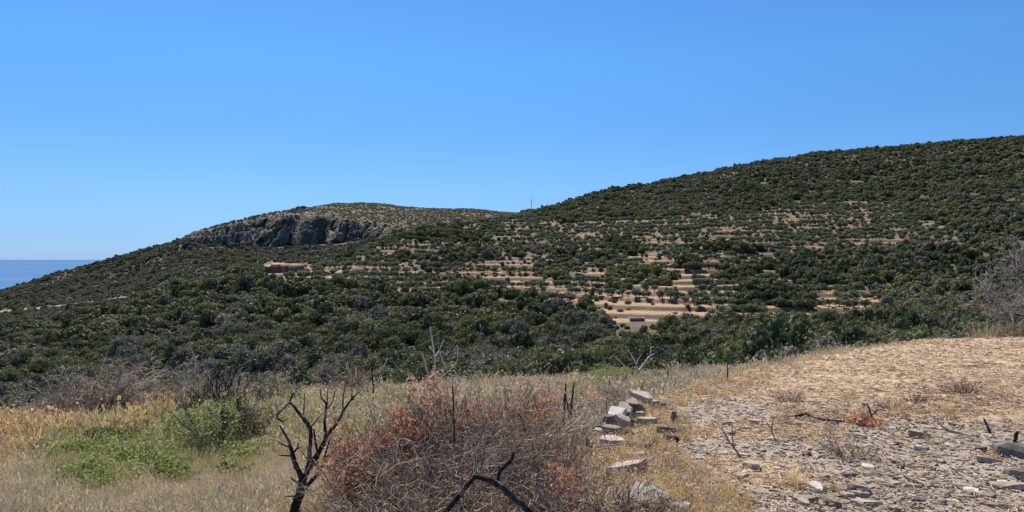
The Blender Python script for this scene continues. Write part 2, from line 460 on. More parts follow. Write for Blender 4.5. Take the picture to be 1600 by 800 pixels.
dome = ramp(n, l, t2.outputs[0], [(.3, (.065, .056, .032)), (.55, (.105, .084, .05)), (.7, (.145, .11, .068))])
base = mix(n, l, attr(n, "dome"), base, dome.outputs[0])
wallc = ramp(n, l, noise_node(n, l, 2.2, 6, .7).outputs[0], [(.35, (.075, .055, .042)), (.65, (.18, .13, .10))])
base = mix(n, l, attr(n, "riser"), base, wallc.outputs[0])
base = mix(n, l, attr(n, "road"), base, (.27, .21, .155))
rk = ramp(n, l, noise_node(n, l, .35, 8, .7, stretch=(1, 1, .35)).outputs[0], [(.35, (.16, .15, .15)), (.5, (.30, .28, .275)), (.65, (.46, .43, .41))])
base = mix(n, l, attr(n, "rock"), base, rk.outputs[0])
l.new(base, b.inputs['Base Color'])
bp = n.new("ShaderNodeBump"); bp.inputs['Strength'].default_value = 0.6; bp.inputs['Distance'].default_value = 0.4
l.new(t2.outputs[0], bp.inputs['Height']); l.new(bp.outputs[0], b.inputs['Normal'])
M['hill'] = m
idx = (np.arange(NY - 1)[:, None] * NU + np.arange(NU - 1)[None, :])
Q = np.stack([idx, idx + 1, idx + NU + 1, idx + NU], -1).reshape(-1, 4)
# the hillside sheet sinks under the near ground where the two overlap
Zm = Z - 0.35 * (1 - sstep(38, 43, YG))
me = np_mesh("hillside", np.stack([XG, YG, Zm], -1).reshape(-1, 3), Q, M['hill'],
             {"sand": sandm.ravel(), "riser": riser.ravel() * .95, "road": np.maximum(roadm, trackm).ravel(), "rock": rockm.ravel() * .0, "dome": domem.ravel()}, smooth=True)
tag(link("hills", me), "scrub covered hillsides with terraces", kind="structure")

# sea
m, n, l, b = new_mat("sea_water")
t = noise_node(n, l, .00035, 4, .6, stretch=(1, 3, 1))
c = ramp(n, l, t.outputs[0], [(.35, (.06, .15, .30)), (.65, (.085, .19, .36))])
l.new(c.outputs[0], b.inputs['Base Color']); b.inputs['Roughness'].default_value = .9; b.inputs['Specular IOR Level'].default_value = .05
M['sea'] = m
me = np_mesh("sea", [(-90000, 600, -150), (60000, 600, -150), (60000, 90000, -150), (-90000, 90000, -150)], [(0, 1, 2, 3)], m)
tag(link("sea", me), "calm blue sea", kind="structure")

# ------------------------------------------------------------------ near ground
m, n, l, b = new_mat("near_soil")
fld = attr(n, "field")
ta = noise_node(n, l, 1.1, 8, .65, stretch=(1, 2.2, 1)); tb = noise_node(n, l, 22, 5, .7); tcn = noise_node(n, l, .45, 4, .6)
f1 = ramp(n, l, ta.outputs[0], [(.32, (.30, .21, .14)), (.5, (.45, .33, .215)), (.68, (.57, .43, .28))])
gravelc = ramp(n, l, tb.outputs[0], [(.3, (.18, .145, .12)), (.5, (.31, .255, .21)), (.7, (.45, .385, .32))])
fcol = mix(n, l, attr(n, "stony"), f1.outputs[0], gravelc.outputs[0])
fcol = mix(n, l, .35, fcol, ramp(n, l, tb.outputs[0], [(.35, (.25, .24, .22)), (.65, (.85, .82, .78))]).outputs[0], 'OVERLAY')
low = ramp(n, l, ta.outputs[0], [(.3, (.22, .17, .115)), (.55, (.34, .27, .185)), (.7, (.44, .36, .25))])
l.new(mix(n, l, fld, low.outputs[0], fcol), b.inputs['Base Color'])
bp = n.new("ShaderNodeBump"); bp.inputs['Strength'].default_value = 0.8; bp.inputs['Distance'].default_value = 0.03
l.new(tb.outputs[0], bp.inputs['Height']); l.new(bp.outputs[0], b.inputs['Normal'])
M['near'] = m
gx = np.concatenate([np.arange(-46, -6, .35), np.arange(-6, 14, .075), np.arange(14, 60, .35)])
gy = np.concatenate([np.arange(-14, 1, .4), np.arange(1, 16, .075), np.arange(16, 44, .25)])
NXG, NYG = len(gx), len(gy)
GX, GY = np.meshgrid(gx, gy)
GZ = z_near(GX, GY)
sdn = edge_sd(GX, GY)
def stony_f(X, Y):
    p = 800 + F * X / np.maximum(Y, 1); q = HOR + (EYE + .045 * Y) / np.maximum(Y, 1) * F
    a = in_poly(p, q, [(1050,650),(1075,625),(1150,620),(1240,655),(1420,660),(1700,650),(1700,830),(1180,830),(1120,770),(1050,700)]).astype(float)
    return a * sstep(.28, .44, fbm(X * .8, Y * .8, 3, 77)) * .9
fieldm = sstep(-.3, .3, sdn)
st_ = stony_f(GX, GY) * fieldm
GZ = GZ + (fbm(GX * 3, GY * 3, 3, 9) - .5) * .05 + (fbm(GX * 11, GY * 11, 2, 19) - .5) * .028 * (GY < 18)
idx = (np.arange(NYG - 1)[:, None] * NXG + np.arange(NXG - 1)[None, :])
Q = np.stack([idx, idx + 1, idx + NXG + 1, idx + NXG], -1).reshape(-1, 4)
me = np_mesh("ground", np.stack([GX, GY, GZ], -1).reshape(-1, 3), Q, M['near'], {"field": fieldm.ravel(), "stony": st_.ravel()}, smooth=True)
tag(link("ground", me), "dry terraced ground", kind="structure")

# ------------------------------------------------------------------ cliff
def build_cliff():
    """ribbed rock band that follows the break of slope on the far hill"""
    nx, nz = 760, 90
    px = np.linspace(296, 640, nx)
    ft = np.interp(px, [296, 320, 350, 400, 440, 480, 545, 600, 640], [377, 384, 388, 388, 387, 386, 380, 372, 362])
    tp = np.interp(px, [296, 320, 350, 400, 440, 480, 545, 600, 640], [362, 356, 350, 339, 331.5, 331, 341, 350, 356])
    yb = 703 - 16 * np.exp(-((px - 425) / 28) ** 2) - 20 * np.exp(-((px - 478) / 13) ** 2) - 18 * np.exp(-((px - 530) / 11) ** 2) + 10 * np.exp(-((px - 455) / 10) ** 2) + 9 * np.exp(-((px - 505) / 10) ** 2)
    V = []
    zt = EYE - (tp - HOR) / F * 714; zb = EYE - (ft - HOR) / F * 700 - 3
    for j in range(nz):
        t = j / (nz - 1)
        z = zb + (zt - zb) * t
        X = (px - 800) / F * 706
        rib = .5 - 2 * np.abs(fbm(X / 15 + z / 60, z / 110 + 0 * X, 4, 61) - .5)
        rib2 = .5 - 2 * np.abs(fbm(X / 3.2, z / 30, 5, 62) - .5)
        crk = np.abs(fbm(X / 14, z / 22, 3, 63) - .5)
        prof = (yb - 703) * (1 - t) ** .8
        Yv = 693 + 18 * t ** 1.5 + prof - 9 * rib - 5.0 * rib2 - 2.5 * (fbm(X / 1.2, z / 2.0, 3, 66) - .5) + 14 * np.maximum(.07 - crk, 0) * 7 + 2.5 * np.floor(3 * t + .8 * fbm(X / 8, 0 * X, 2, 67))
        Yv = np.where(t > .93, Yv + (t - .93) / .07 * 14, Yv)
        zj = z + 4.0 * (fbm(X / 10, 0 * X + 3, 3, 64) - .5) * t
        V.append(np.stack([X, Yv, zj], -1))
    V = np.array(V).reshape(-1, 3)
    i = (np.arange(nz - 1)[:, None] * nx + np.arange(nx - 1)[None, :])
    Q = np.stack([i, i + 1, i + nx + 1, i + nx], -1).reshape(-1, 4)
    m, n, l, b = new_mat("cliff_rock")
    t1 = noise_node(n, l, .16, 8, .68, stretch=(1, 1, .45)); t2 = noise_node(n, l, .8, 6, .7, stretch=(1, 1, .5)); t3 = noise_node(n, l, .07, 4, .6)
    r = ramp(n, l, t1.outputs[0], [(.36, (.10, .082, .068)), (.5, (.19, .155, .125)), (.64, (.36, .29, .225))])
    r2 = ramp(n, l, t2.outputs[0], [(.35, (.25, .25, .25)), (.65, (.8, .78, .76))])
    col = mix(n, l, .7, r.outputs[0], r2.outputs[0], 'OVERLAY')
    veg = ramp(n, l, t3.outputs[0], [(.46, (0, 0, 0)), (.54, (1, 1, 1))])
    col = mix(n, l, math_n(n, l, 'MULTIPLY', veg.outputs[0], .75), col, (.07, .075, .05))
    l.new(col, b.inputs['Base Color'])
    bp = n.new("ShaderNodeBump"); bp.inputs['Strength'].default_value = 1; bp.inputs['Distance'].default_value = 1.5
    l.new(t2.outputs[0], bp.inputs['Height']); l.new(bp.outputs[0], b.inputs['Normal'])
    me = np_mesh("cliff", V, Q, m)
    o = link("cliff", me)
    tag(o, "grey ribbed limestone cliff band below the far summit", "cliff", kind="structure")
build_cliff()

# ------------------------------------------------------------------ foliage shapes
def icos(sub=1):
    bm = bmesh.new(); bmesh.ops.create_icosphere(bm, subdivisions=sub, radius=1)
    V = np.array([v.co[:] for v in bm.verts]); T = np.array([[v.index for v in f.verts] for f in bm.faces]); bm.free()
    return V, np.column_stack([T, T[:, 2]])
def icos_tri(sub):
    bm = bmesh.new(); bmesh.ops.create_uvsphere(bm, u_segments=8 * sub, v_segments=6 * sub, radius=1)
    bmesh.ops.delete(bm, geom=[f for f in bm.faces if len(f.verts) != 4], context='FACES')
    V = np.array([v.co[:] for v in bm.verts]); T = np.array([[v.index for v in f.verts] for f in bm.faces]); bm.free()
    return V, T
SPH = icos_tri(1)

def unit(v): return v / (np.linalg.norm(v, axis=-1, keepdims=True) + 1e-9)

def crown(mb, rx, rz, zc, nl, nleaf, ls, seed, spread=.62, lobe=.42, low=-.35, m=0, hull=.76, flat=.5):
    """lumpy crown: lobes filled with leaf sprays"""
    g = np.random.default_rng(seed)
    C = []; Rl = []
    for i in range(nl):
        th = g.random() * 6.283; rr = spread * math.sqrt(g.random()); zz = g.uniform(low, .62)
        k = lobe * g.uniform(.7, 1.25)
        C.append((rr * math.cos(th), rr * math.sin(th), zz * math.sqrt(max(0, 1 - rr * rr))))
        Rl.append(k)
    C = np.array(C); Rl = np.array(Rl)
    per = (Rl ** 2 / (Rl ** 2).sum() * nleaf).astype(int) + 3
    P = []; N = []
    for c, r, k in zip(C, Rl, per):
        d = unit(g.normal(size=(k, 3)))
        q = c + d * r * (g.uniform(.76, 1.06, (k, 1)) + .22 * (g.random((k, 1)) > .88))
        # leave out leaves deep inside other lobes
        D = np.linalg.norm(q[:, None, :] - C[None], axis=2) / Rl[None]
        keep = D.min(1) > .74
        P.append(q[keep]); N.append(d[keep])
    P = np.vstack(P); N = np.vstack(N)
    sc = np.array([rx, rx, rz])
    P = P * sc + [0, 0, zc]
    nn = unit(N * [1, 1, rx / max(rz, .01)] * .9 + g.normal(size=N.shape) * flat)
    a = unit(np.cross(nn, g.normal(size=nn.shape))); bb = np.cross(nn, a)
    s = ls * g.uniform(.6, 1.35, (len(P), 1))
    mb.quads(P, a * s, bb * s * .7, g.random(len(P)), m)
    if hull:
        for c, r in zip(C, Rl):
            V = SPH[0] * r * hull * (1 + .12 * g.normal(size=(len(SPH[0]), 1)).clip(-1, 1))
            mb.add((V + c) * sc + [0, 0, zc], SPH[1], .15, m)

def shrub_mesh(name, mat, seed, nleaf=520, nl=11, rz=.62, ls=.075, spread=.62, lobe=.40):
    mb = MB(); crown(mb, 1, rz, rz * .42, nl, nleaf, ls, seed, spread=spread, lobe=lobe)
    return mb.mesh(name, [mat])

def trunk_mb(h, r, seed, forks=3, reach=.5):
    g = random.Random(seed); mb = MB()
    lean = (g.uniform(-.12, .12), g.uniform(-.12, .12))
    top = (lean[0] * h, lean[1] * h, h)
    mb.tube([(0, 0, -.25 * h), (lean[0] * h * .3, lean[1] * h * .3, h * .45), top], [r * 1.25, r, r * .8], 6)
    for i in range(forks):
        a = 6.283 * i / forks + g.uniform(-.5, .5)
        mb.tube([top, (top[0] + math.cos(a) * reach * .5, top[1] + math.sin(a) * reach * .5, h * 1.35), (top[0] + math.cos(a) * reach, top[1] + math.sin(a) * reach, h * 1.8)], [r * .7, r * .45, r * .25], 5)
    return mb

SHR = {}
for key, mat, cnt, sp in (('dark', 'leaf_dark', 5, 0), ('olive', 'leaf_olive', 4, 0), ('grey', 'leaf_grey', 4, 0), ('brown', 'leaf_brown', 3, 0)):
    SHR[key] = [shrub_mesh(key + "_shrub", M[mat], 100 + 13 * i + len(key) * 7, nleaf=[620, 560, 520, 420][0 if key == 'dark' else 2], rz=R.uniform(.55, .85), nl=R.randint(8, 14)) for i in range(cnt)]
SHRN = {}   # finer ones for the nearest
for key, mat, cnt in (('dark', 'leaf_dark', 4), ('olive', 'leaf_olive', 3), ('grey', 'leaf_grey', 3), ('brown', 'leaf_brown', 2)):
    SHRN[key] = [shrub_mesh(key + "_dense_shrub", M[mat], 300 + 17 * i + len(key) * 5, nleaf=4300, rz=R.uniform(.65, .95), nl=R.randint(14, 26), ls=.030, lobe=.33, spread=.7) for i in range(cnt)]
OLV = []
for i in range(5):
    tb_ = trunk_mb(.5, .085, 40 + i, 4, .40)
    cb = MB(); crown(cb, 1, .78, 1.12, 12, 680, .07, 500 + i, spread=.62, lobe=.38, low=-.45, hull=.62, flat=.8)
    OLV.append((tb_.mesh("trunk", [M['bark']]), cb.mesh("crown", [M['leaf_grove']])))
def joined(name, parts):
    """one prototype mesh of several (for ungrouped distant stuff)"""
    V = []; Q = []; A = []; MI = []; n0 = 0; mats = []
    for k, me in enumerate(parts):
        nv = len(me.vertices); co = np.empty(nv * 3, np.float32); me.vertices.foreach_get("co", co)
        li = np.empty(len(me.loops), np.int32); me.loops.foreach_get("vertex_index", li)
        a = np.empty(nv, np.float32); me.attributes["rnd"].data.foreach_get("value", a)
        V.append(co.reshape(-1, 3)); Q.append(li.reshape(-1, 4) + n0); A.append(a); MI.append(np.full(len(me.polygons), k)); n0 += nv; mats.append(me.materials[0])
    return np_mesh(name, np.vstack(V), np.vstack(Q), mats, {"rnd": np.concatenate(A)}, midx=np.concatenate(MI))
OLVJ = [joined("olive_whole", p) for p in OLV]

def scatter(name, meshes, P, rotz, scl, pick, label, cat=None, tilt=None):
    """one object: points that carry copies through geometry nodes (stuff only)"""
    me = bpy.data.meshes.new(name)
    n_ = len(P)
    me.vertices.add(n_); me.vertices.foreach_set("co", np.asarray(P, np.float32).ravel())
    rot = np.zeros((n_, 3), np.float32); rot[:, 2] = rotz
    if tilt is not None: rot[:, :2] = tilt
    for nm, val in (("rot", rot), ("scl", np.asarray(scl, np.float32))):
        at = me.attributes.new(nm, 'FLOAT_VECTOR', 'POINT'); at.data.foreach_set("vector", val.ravel())
    at = me.attributes.new("pick", 'INT', 'POINT'); at.data.foreach_set("value", np.asarray(pick, np.int32))
    o = link(name, me)
    g = bpy.data.node_groups.new(name + "_nodes", 'GeometryNodeTree')
    g.interface.new_socket("Geometry", in_out='INPUT', socket_type='NodeSocketGeometry')
    g.interface.new_socket("Geometry", in_out='OUTPUT', socket_type='NodeSocketGeometry')
    gi = g.nodes.new('NodeGroupInput'); go = g.nodes.new('NodeGroupOutput')
    jn = g.nodes.new('GeometryNodeJoinGeometry')
    for k, pm in enumerate(meshes):
        po = bpy.data.objects.new(name + "_kind", pm)        # never linked to the scene
        oi = g.nodes.new('GeometryNodeObjectInfo'); oi.inputs['Object'].default_value = po
        gt = g.nodes.new('GeometryNodeGeometryToInstance')
        g.links.new(oi.outputs['Geometry'], gt.inputs[0]); g.links.new(gt.outputs[0], jn.inputs[0])
    ip = g.nodes.new('GeometryNodeInstanceOnPoints')
    ip.inputs['Pick Instance'].default_value = True
    def nat(nm, typ):
        a = g.nodes.new('GeometryNodeInputNamedAttribute'); a.data_type = typ; a.inputs[0].default_value = nm; return a.outputs[0]
    e2r = g.nodes.new('FunctionNodeEulerToRotation')
    g.links.new(nat("rot", 'FLOAT_VECTOR'), e2r.inputs[0])
    g.links.new(gi.outputs[0], ip.inputs['Points']); g.links.new(jn.outputs[0], ip.inputs['Instance'])
    g.links.new(nat("pick", 'INT'), ip.inputs['Instance Index'])
    g.links.new(e2r.outputs[0], ip.inputs['Rotation']); g.links.new(nat("scl", 'FLOAT_VECTOR'), ip.inputs['Scale'])
    g.links.new(ip.outputs[0], go.inputs[0])
    md = o.modifiers.new("scatter", 'NODES'); md.node_group = g
    tag(o, label, cat, kind="stuff")
    return o

# ------------------------------------------------------------------ where the scrub and the groves stand
LANDMARKS = [("the red roofed farmhouse", 445, 418), ("the lattice mast on the saddle", 830, 320), ("the pale concrete tank", 995, 497),
             ("the ribbed grey cliff", 455, 360), ("the tall bare trunks", 695, 560), ("the forked charred tree", 480, 640),
             ("the bleached crooked tree", 300, 590), ("the pale bare branches", 985, 572),
             ("the leafless tree", 1575, 440), ("the black evergreen clump", 1205, 465),
             ("the russet leaved brush", 700, 620), ("the dirt track", 1160, 508), ("the thorny grey brush", 150, 620)]
ORD = "first second third fourth fifth sixth seventh eighth ninth tenth eleventh twelfth thirteenth fourteenth fifteenth sixteenth seventeenth eighteenth nineteenth".split()
TENS = {20: ("twenty", "twentieth"), 30: ("thirty", "thirtieth"), 40: ("forty", "fortieth"), 50: ("fifty", "fiftieth"), 60: ("sixty", "sixtieth"), 70: ("seventy", "seventieth")}
def ordinal(k):
    if k <= 19: return ORD[k - 1]
    t, r = k // 10 * 10, k % 10
    return TENS[t][1] if r == 0 else TENS[t][0] + "-" + ORD[r - 1]
def place_labels(rows, noun):
    """rows: (descr, px, py) -> a label for each: by look, then by which way and how far from a landmark"""
    buckets = {}
    for i, (d, px, py) in enumerate(rows):
        lm = min(LANDMARKS, key=lambda q: math.hypot(q[1] - px, (q[2] - py) * 1.6))
        dx, dy = px - lm[1], (py - lm[2]) * 1.6
        where = ("right of" if dx > 0 else "left of") if abs(dx) > abs(dy) else ("below" if dy > 0 else "above")
        buckets.setdefault((d, where, lm[0]), []).append((math.hypot(dx, dy), i))
    out = [None] * len(rows)
    for (d, where, lm), v in buckets.items():
        v.sort()
        for k, (_, i) in enumerate(v):
            o_ = "nearest" if k == 0 else ordinal(k + 1) + " nearest"
            out[i] = f"{d} {noun}, {o_} {where} {lm}"
    return out

cs = 2.9
ix, iy = np.meshgrid(np.arange(-330, 340), np.arange(15, 330))
cx = (ix + rng.random(ix.shape)).ravel() * cs; cy = (iy + rng.random(ix.shape)).ravel() * cs
ok = (np.abs(cx / cy) < .86)
cx, cy = cx[ok], cy[ok]
cz = ground(cx, cy)
cpx = 800 + F * cx / cy; cpy = proj_py(cz, cy)
rm = grid_sample(runmin, cx, cy)
hgt_px = 4.5 / cy * F
vis = cpy - hgt_px < rm + 3
cx, cy, cz, cpx, cpy = [a[vis] for a in (cx, cy, cz, cpx, cpy)]
rm = rm[vis]
fgp = np.interp(cpx, [-100, 0, 100, 200, 300, 400, 500, 600, 700, 850, 950, 1000, 1080, 1150, 1250, 1300, 1500, 1600], [668, 662, 652, 648, 626, 616, 606, 600, 599, 598, 590, 582, 570, 560, 540, 528, 522, 512])
g_s = grid_sample(sandm, cx, cy); g_r = grid_sample(np.maximum(roadm, trackm), cx, cy); g_d = grid_sample(domem.astype(float), cx, cy)
g_k = grid_sample(rockm.astype(float), cx, cy); g_t = grid_sample(tm, cx, cy)
r1 = rng.random(len(cx)); r2 = rng.random(len(cx)); r3 = rng.random(len(cx)); r4 = rng.random(len(cx))
big = fbm(cx / 22, cy / 22, 3, 91)
clump = in_poly(cpx, cpy, [(1150,483),(1150,455),(1200,446),(1270,452),(1266,484)]) | in_poly(cpx, cpy, [(940,452),(955,425),(1000,420),(1050,432),(1045,452)]) | \
    in_poly(cpx, cpy, [(1055,424),(1055,404),(1092,404),(1092,426)]) | in_poly(cpx, cpy, [(1128,440),(1128,418),(1185,418),(1185,442)]) | in_poly(cpx, cpy, [(1180,418),(1230,404),(1290,410),(1330,450),(1270,448)]) | \
    in_poly(cpx, cpy, [(940,400),(950,372),(1000,375),(1000,400)]) | in_poly(cpx, cpy, [(850,440),(840,412),(880,405),(890,440)])
terr = (g_t > .5) & ~clump
bare = (g_r > .12) | ((g_k > .4) & (cy < 711)) | in_poly(cpx, cpy, [(412,427),(414,412),(482,412),(492,424),(450,431)]) | in_poly(cpx, cpy, [(965,508),(965,490),(1030,490),(1030,508)])
# groves
row = np.abs(fbm(cx / 70, cy / 70, 2, 51) * 0 + ((cz / st + 1.4 * fbm(cx / 70, cy / 70, 2, 51)) % 1) - .14) < .15
is_ol = terr & ~bare & row & (r1 < .84) & (vnoise(cx / 16, np.floor(cz / st + 1.4 * fbm(cx / 70, cy / 70, 2, 51) + .5) * 7.3, 97) > np.where(g_s > .8, .45, np.where(cpy < 395, .40, .42))) & (cy > 150)
is_ol &= ~in_poly(cpx, cpy, [(1110,503),(1180,497),(1230,503),(1230,515),(1130,513)])
# scrub
den = np.where(terr, np.where(g_s > .78, .14, .24), .86)
den = np.where(g_d > .5, .85, den)
gap = fbm(cx / 14, cy / 14, 3, 92)
den = np.where((gap > .66) & ~terr & (cy > 180), .35, den)
is_sh = (~is_ol) & ~bare & (r1 < den) & (cy > 44)
# heights / sizes
woods = in_poly(cpx, cpy, [(1240,400),(1330,385),(1480,388),(1620,400),(1620,540),(1420,540),(1390,470),(1300,440)])
thr = np.where(woods, .22, np.where((cpx > 850) & (cy > 480), .44, np.where(cy < 205, .36, np.where((cpx < 900) & (cy < 400), .45, np.where(cy > 430, .56, .50)))))
canopy = is_sh & (big + .16 * (r3 - .5) > thr) & (~terr)
is_sh = is_sh & (~canopy | (r4 < .66)) 
rad = np.where(is_ol, 1.05 + 1.1 * r2, np.where(canopy, 1.6 + 1.85 * r2 ** 1.5, 1.0 + .95 * r2))
rad = np.where(is_sh & (g_d > .5), 1.0 + .9 * r2, rad)
valley = is_sh & (cy < 205)
rad = np.where(valley & canopy, 1.9 + 2.3 * r2 ** 1.6, rad)
rad = np.where(is_sh & (cy >= 205) & (cy < 330) & (cpx < 900) & canopy, rad * 1.15, rad)
rad = np.where(is_sh & clump, 1.8 + 1.1 * r2, rad)
tallk = np.where(canopy, 1.10 + .6 * r1, .9 + .35 * r2) * np.where(g_d > .5, .55, 1)
left_far = is_sh & (cy > 430) & (cpx < 560)
rad = np.where(left_far, rad * .92, rad)
rad = np.where(is_sh & (cy > 700) & (cy < 760) & (cpx < 500) & (cpx > 280), .8 + .6 * r2, rad)
ridge = is_sh & (cy > 640) & (cpx > 850)
rad = np.where(ridge, rad * .86, rad)
rad = np.where(is_sh & terr, .7 + .7 * r2, rad)
lowf = is_sh & (in_poly(cpx, cpy, [(955,496),(1035,496),(1040,548),(955,548)]) | in_poly(cpx, cpy, [(405,422),(505,422),(505,446),(405,446)]))
rad = np.where(lowf, .8 + .5 * r2, rad)
# kinds of scrub: 0 dark 1 olive 2 grey 3 brown
kd = fbm(cx / 40, cy / 40, 3, 95) * .6 + r4 * .4
kind = np.where(kd < .40, 0, np.where(kd < .50, 1, np.where(kd < .57, 2, np.where(kd < .63, 3, np.where(kd < .72, 1, 0)))))
kind = np.where(~canopy & (r4 < .75) & ~terr, np.where(r3 < .35, 1, np.where(r3 < .6, 2, np.where(r3 < .85, 3, 0))), kind)
kind = np.where(canopy & (r4 > np.where(cy > 420, .4, .5)), 1, kind)
kind = np.where(canopy & (kind > 1) & (r3 < .35), 0, kind)
kind = np.where(canopy & (fbm(cx / 9, cy / 9, 2, 98) > .72), np.where(r3 < .6, 2, 3), kind)
kind = np.where((g_d > .5), np.where(r4 < .45, 3, 1), kind)
kind = np.where(left_far & (r3 < .35) & (g_d < .5), np.where(r4 < .5, 2, 3), kind)
kind = np.where(clump, np.where((cpx < 1050) & (cpy > 415), 1, 0), kind)
KN = ['dark', 'olive', 'grey', 'brown']
KD = {'dark': "dark green rounded", 'olive': "olive green rounded", 'grey': "grey green rounded", 'brown': "grey brown half dry"}
sel = is_sh
seen = (cpx > 5) & (cpx < 1595) & (cpy < fgp - 1) & (cpy < rm + 1.5)
size = rad / cy
order = np.argsort(-np.where(is_sh & seen, size, -1))
top = order[:300]
topm = np.zeros(len(cx), bool); topm[top] = True
rotz = rng.random(len(cx)) * 6.283
def sizeword(k, mn, mx):
    return "tall" if k > mx else "low" if k < mn else "mid-sized"
rows = []
px_w = size * F * 2
qs = np.quantile(px_w[top], [.33, .66])
for i in top:
    key = KN[kind[i]]
    rows.append((sizeword(px_w[i], qs[0], qs[1]).replace("tall", "broad").replace("low", "small") + " " + KD[key], cpx[i], cpy[i]))
labs = place_labels(rows, "shrub")
for i, lb in zip(top, labs):
    key = KN[kind[i]]; ms = SHRN[key]
    o = link("scrub_shrub", ms[int(r3[i] * 997) % len(ms)])
    s_ = float(rad[i]) * 1.12
    o.location = (cx[i], cy[i], cz[i] - .1 * s_); o.rotation_euler = (0, 0, rotz[i]); o.scale = (s_ * (.85 + .3 * r1[i]), s_, s_ * float(tallk[i]))
    tag(o, lb, "shrub", "evergreen shrubs on the valley slopes")
for q, key in enumerate(KN):
    mk = is_sh & ~topm & (kind == q)
    nearm = mk & (cy < 210)
    for mm, ms, nm in ((nearm, SHRN[key], "near_scrub_vegetation"), (mk & ~nearm, SHR[key], "hillside_vegetation")):
        P = np.stack([cx[mm], cy[mm], cz[mm] - .1 * rad[mm]], -1)
        s_ = rad[mm] * 1.12
        scatter(nm, ms, P, rotz[mm], np.stack([s_ * (.85 + .3 * r1[mm]), s_, s_ * tallk[mm]], -1), (r3[mm] * 997).astype(int) % len(ms), KD[key] + " scrub covering the slopes as one mass", "scrub")
# olives
order = np.argsort(-np.where(is_ol & seen, size, -1)); topo = order[:300]
topm = np.zeros(len(cx), bool); topm[topo] = True
qs = np.quantile(px_w[topo], [.33, .66])
rows = [({"tall": "large", "low": "small", "mid-sized": "mid-sized"}[sizeword(px_w[i], qs[0], qs[1])] + " round crowned olive", cpx[i], cpy[i]) for i in topo]
for i, lb in zip(topo, place_labels(rows, "tree")):
    tr, cr = OLV[int(r3[i] * 997) % len(OLV)]
    e = empty("olive_tree", (cx[i], cy[i], cz[i] - .05), rotz[i]); s_ = float(rad[i]) * .92; e.scale = (s_, s_, s_)
    link("trunk", tr, e); link("crown", cr, e)
    tag(e, lb, "tree", "olive trees on the terraces")
mm = is_ol & ~topm
s_ = rad[mm] * .92
scatter("olive_grove_trees", OLVJ, np.stack([cx[mm], cy[mm], cz[mm] - .05], -1), rotz[mm], np.stack([s_, s_, s_], -1), (r3[mm] * 997).astype(int) % 5, "pale green olive trees on the upper terraces as one mass", "grove")
print("SCRUB", is_sh.sum(), "OLIVES", is_ol.sum())

#PART2
# ------------------------------------------------------------------ farmhouse, tank, masts
def box(mb, x0, x1, y0, y1, z0, z1, a=.5, m=0):
    V = [(x0,y0,z0),(x1,y0,z0),(x1,y1,z0),(x0,y1,z0),(x0,y0,z1),(x1,y0,z1),(x1,y1,z1),(x0,y1,z1)]
    mb.add(V, [(0,3,2,1),(4,5,6,7),(0,1,5,4),(1,2,6,5),(2,3,7,6),(3,0,4,7)], a, m)
def plain(name, c, rough=.8, var=.25, sc=3.0):
    m, n, l, b = new_mat(name)
    t = noise_node(n, l, sc, 6, .65)
    r = ramp(n, l, t.outputs[0], [(.3, tuple(v * (1 - var) for v in c)), (.7, tuple(min(1, v * (1 + var)) for v in c))])
    l.new(r.outputs[0], b.inputs['Base Color']); b.inputs['Roughness'].default_value = rough
    return m
def tile_mat():
    m, n, l, b = new_mat("roof_tiles")
    tc = n.new("ShaderNodeTexCoord"); w = n.new("ShaderNodeTexWave"); w.inputs['Scale'].default_value = 1.4; w.inputs['Distortion'].default_value = .6
    l.new(tc.outputs['Object'], w.inputs[0])
    t = noise_node(n, l, 1.5, 5, .7)
    c = ramp(n, l, t.outputs[0], [(.3, (.30, .135, .095)), (.7, (.44, .225, .165))])
    l.new(mix(n, l, .3, c.outputs[0], w.outputs[0], 'MULTIPLY'), b.inputs['Base Color'])
    return m
M['tile'] = tile_mat(); M['tile_pale'] = plain("pale_roof_tiles", (.40, .25, .185)); M['brickwall'] = plain("red_brown_wall", (.19, .105, .08)); M['greenwood'] = plain("green_painted_wood", (.09, .155, .10))
M['darkhole'] = plain("dark_opening", (.03, .028, .026)); M['conc'] = plain("pale_concrete", (.50, .47, .43)); M['steel'] = plain("weathered_steel", (.16, .17, .18)); M['frame'] = plain("white_frame", (.62, .60, .56))
def px_at(px, Y): return (px - 800) / F * Y
HY = 348.0
hz = float(ground([px_at(448, HY)], [HY])[0])
hz = max(hz, EYE - (425 - HOR) / F * HY)
h = empty("farmhouse", (px_at(448, HY), HY, hz))
tag(h, "low red roofed farmhouse with long stepped wings on the bare spur", "house")
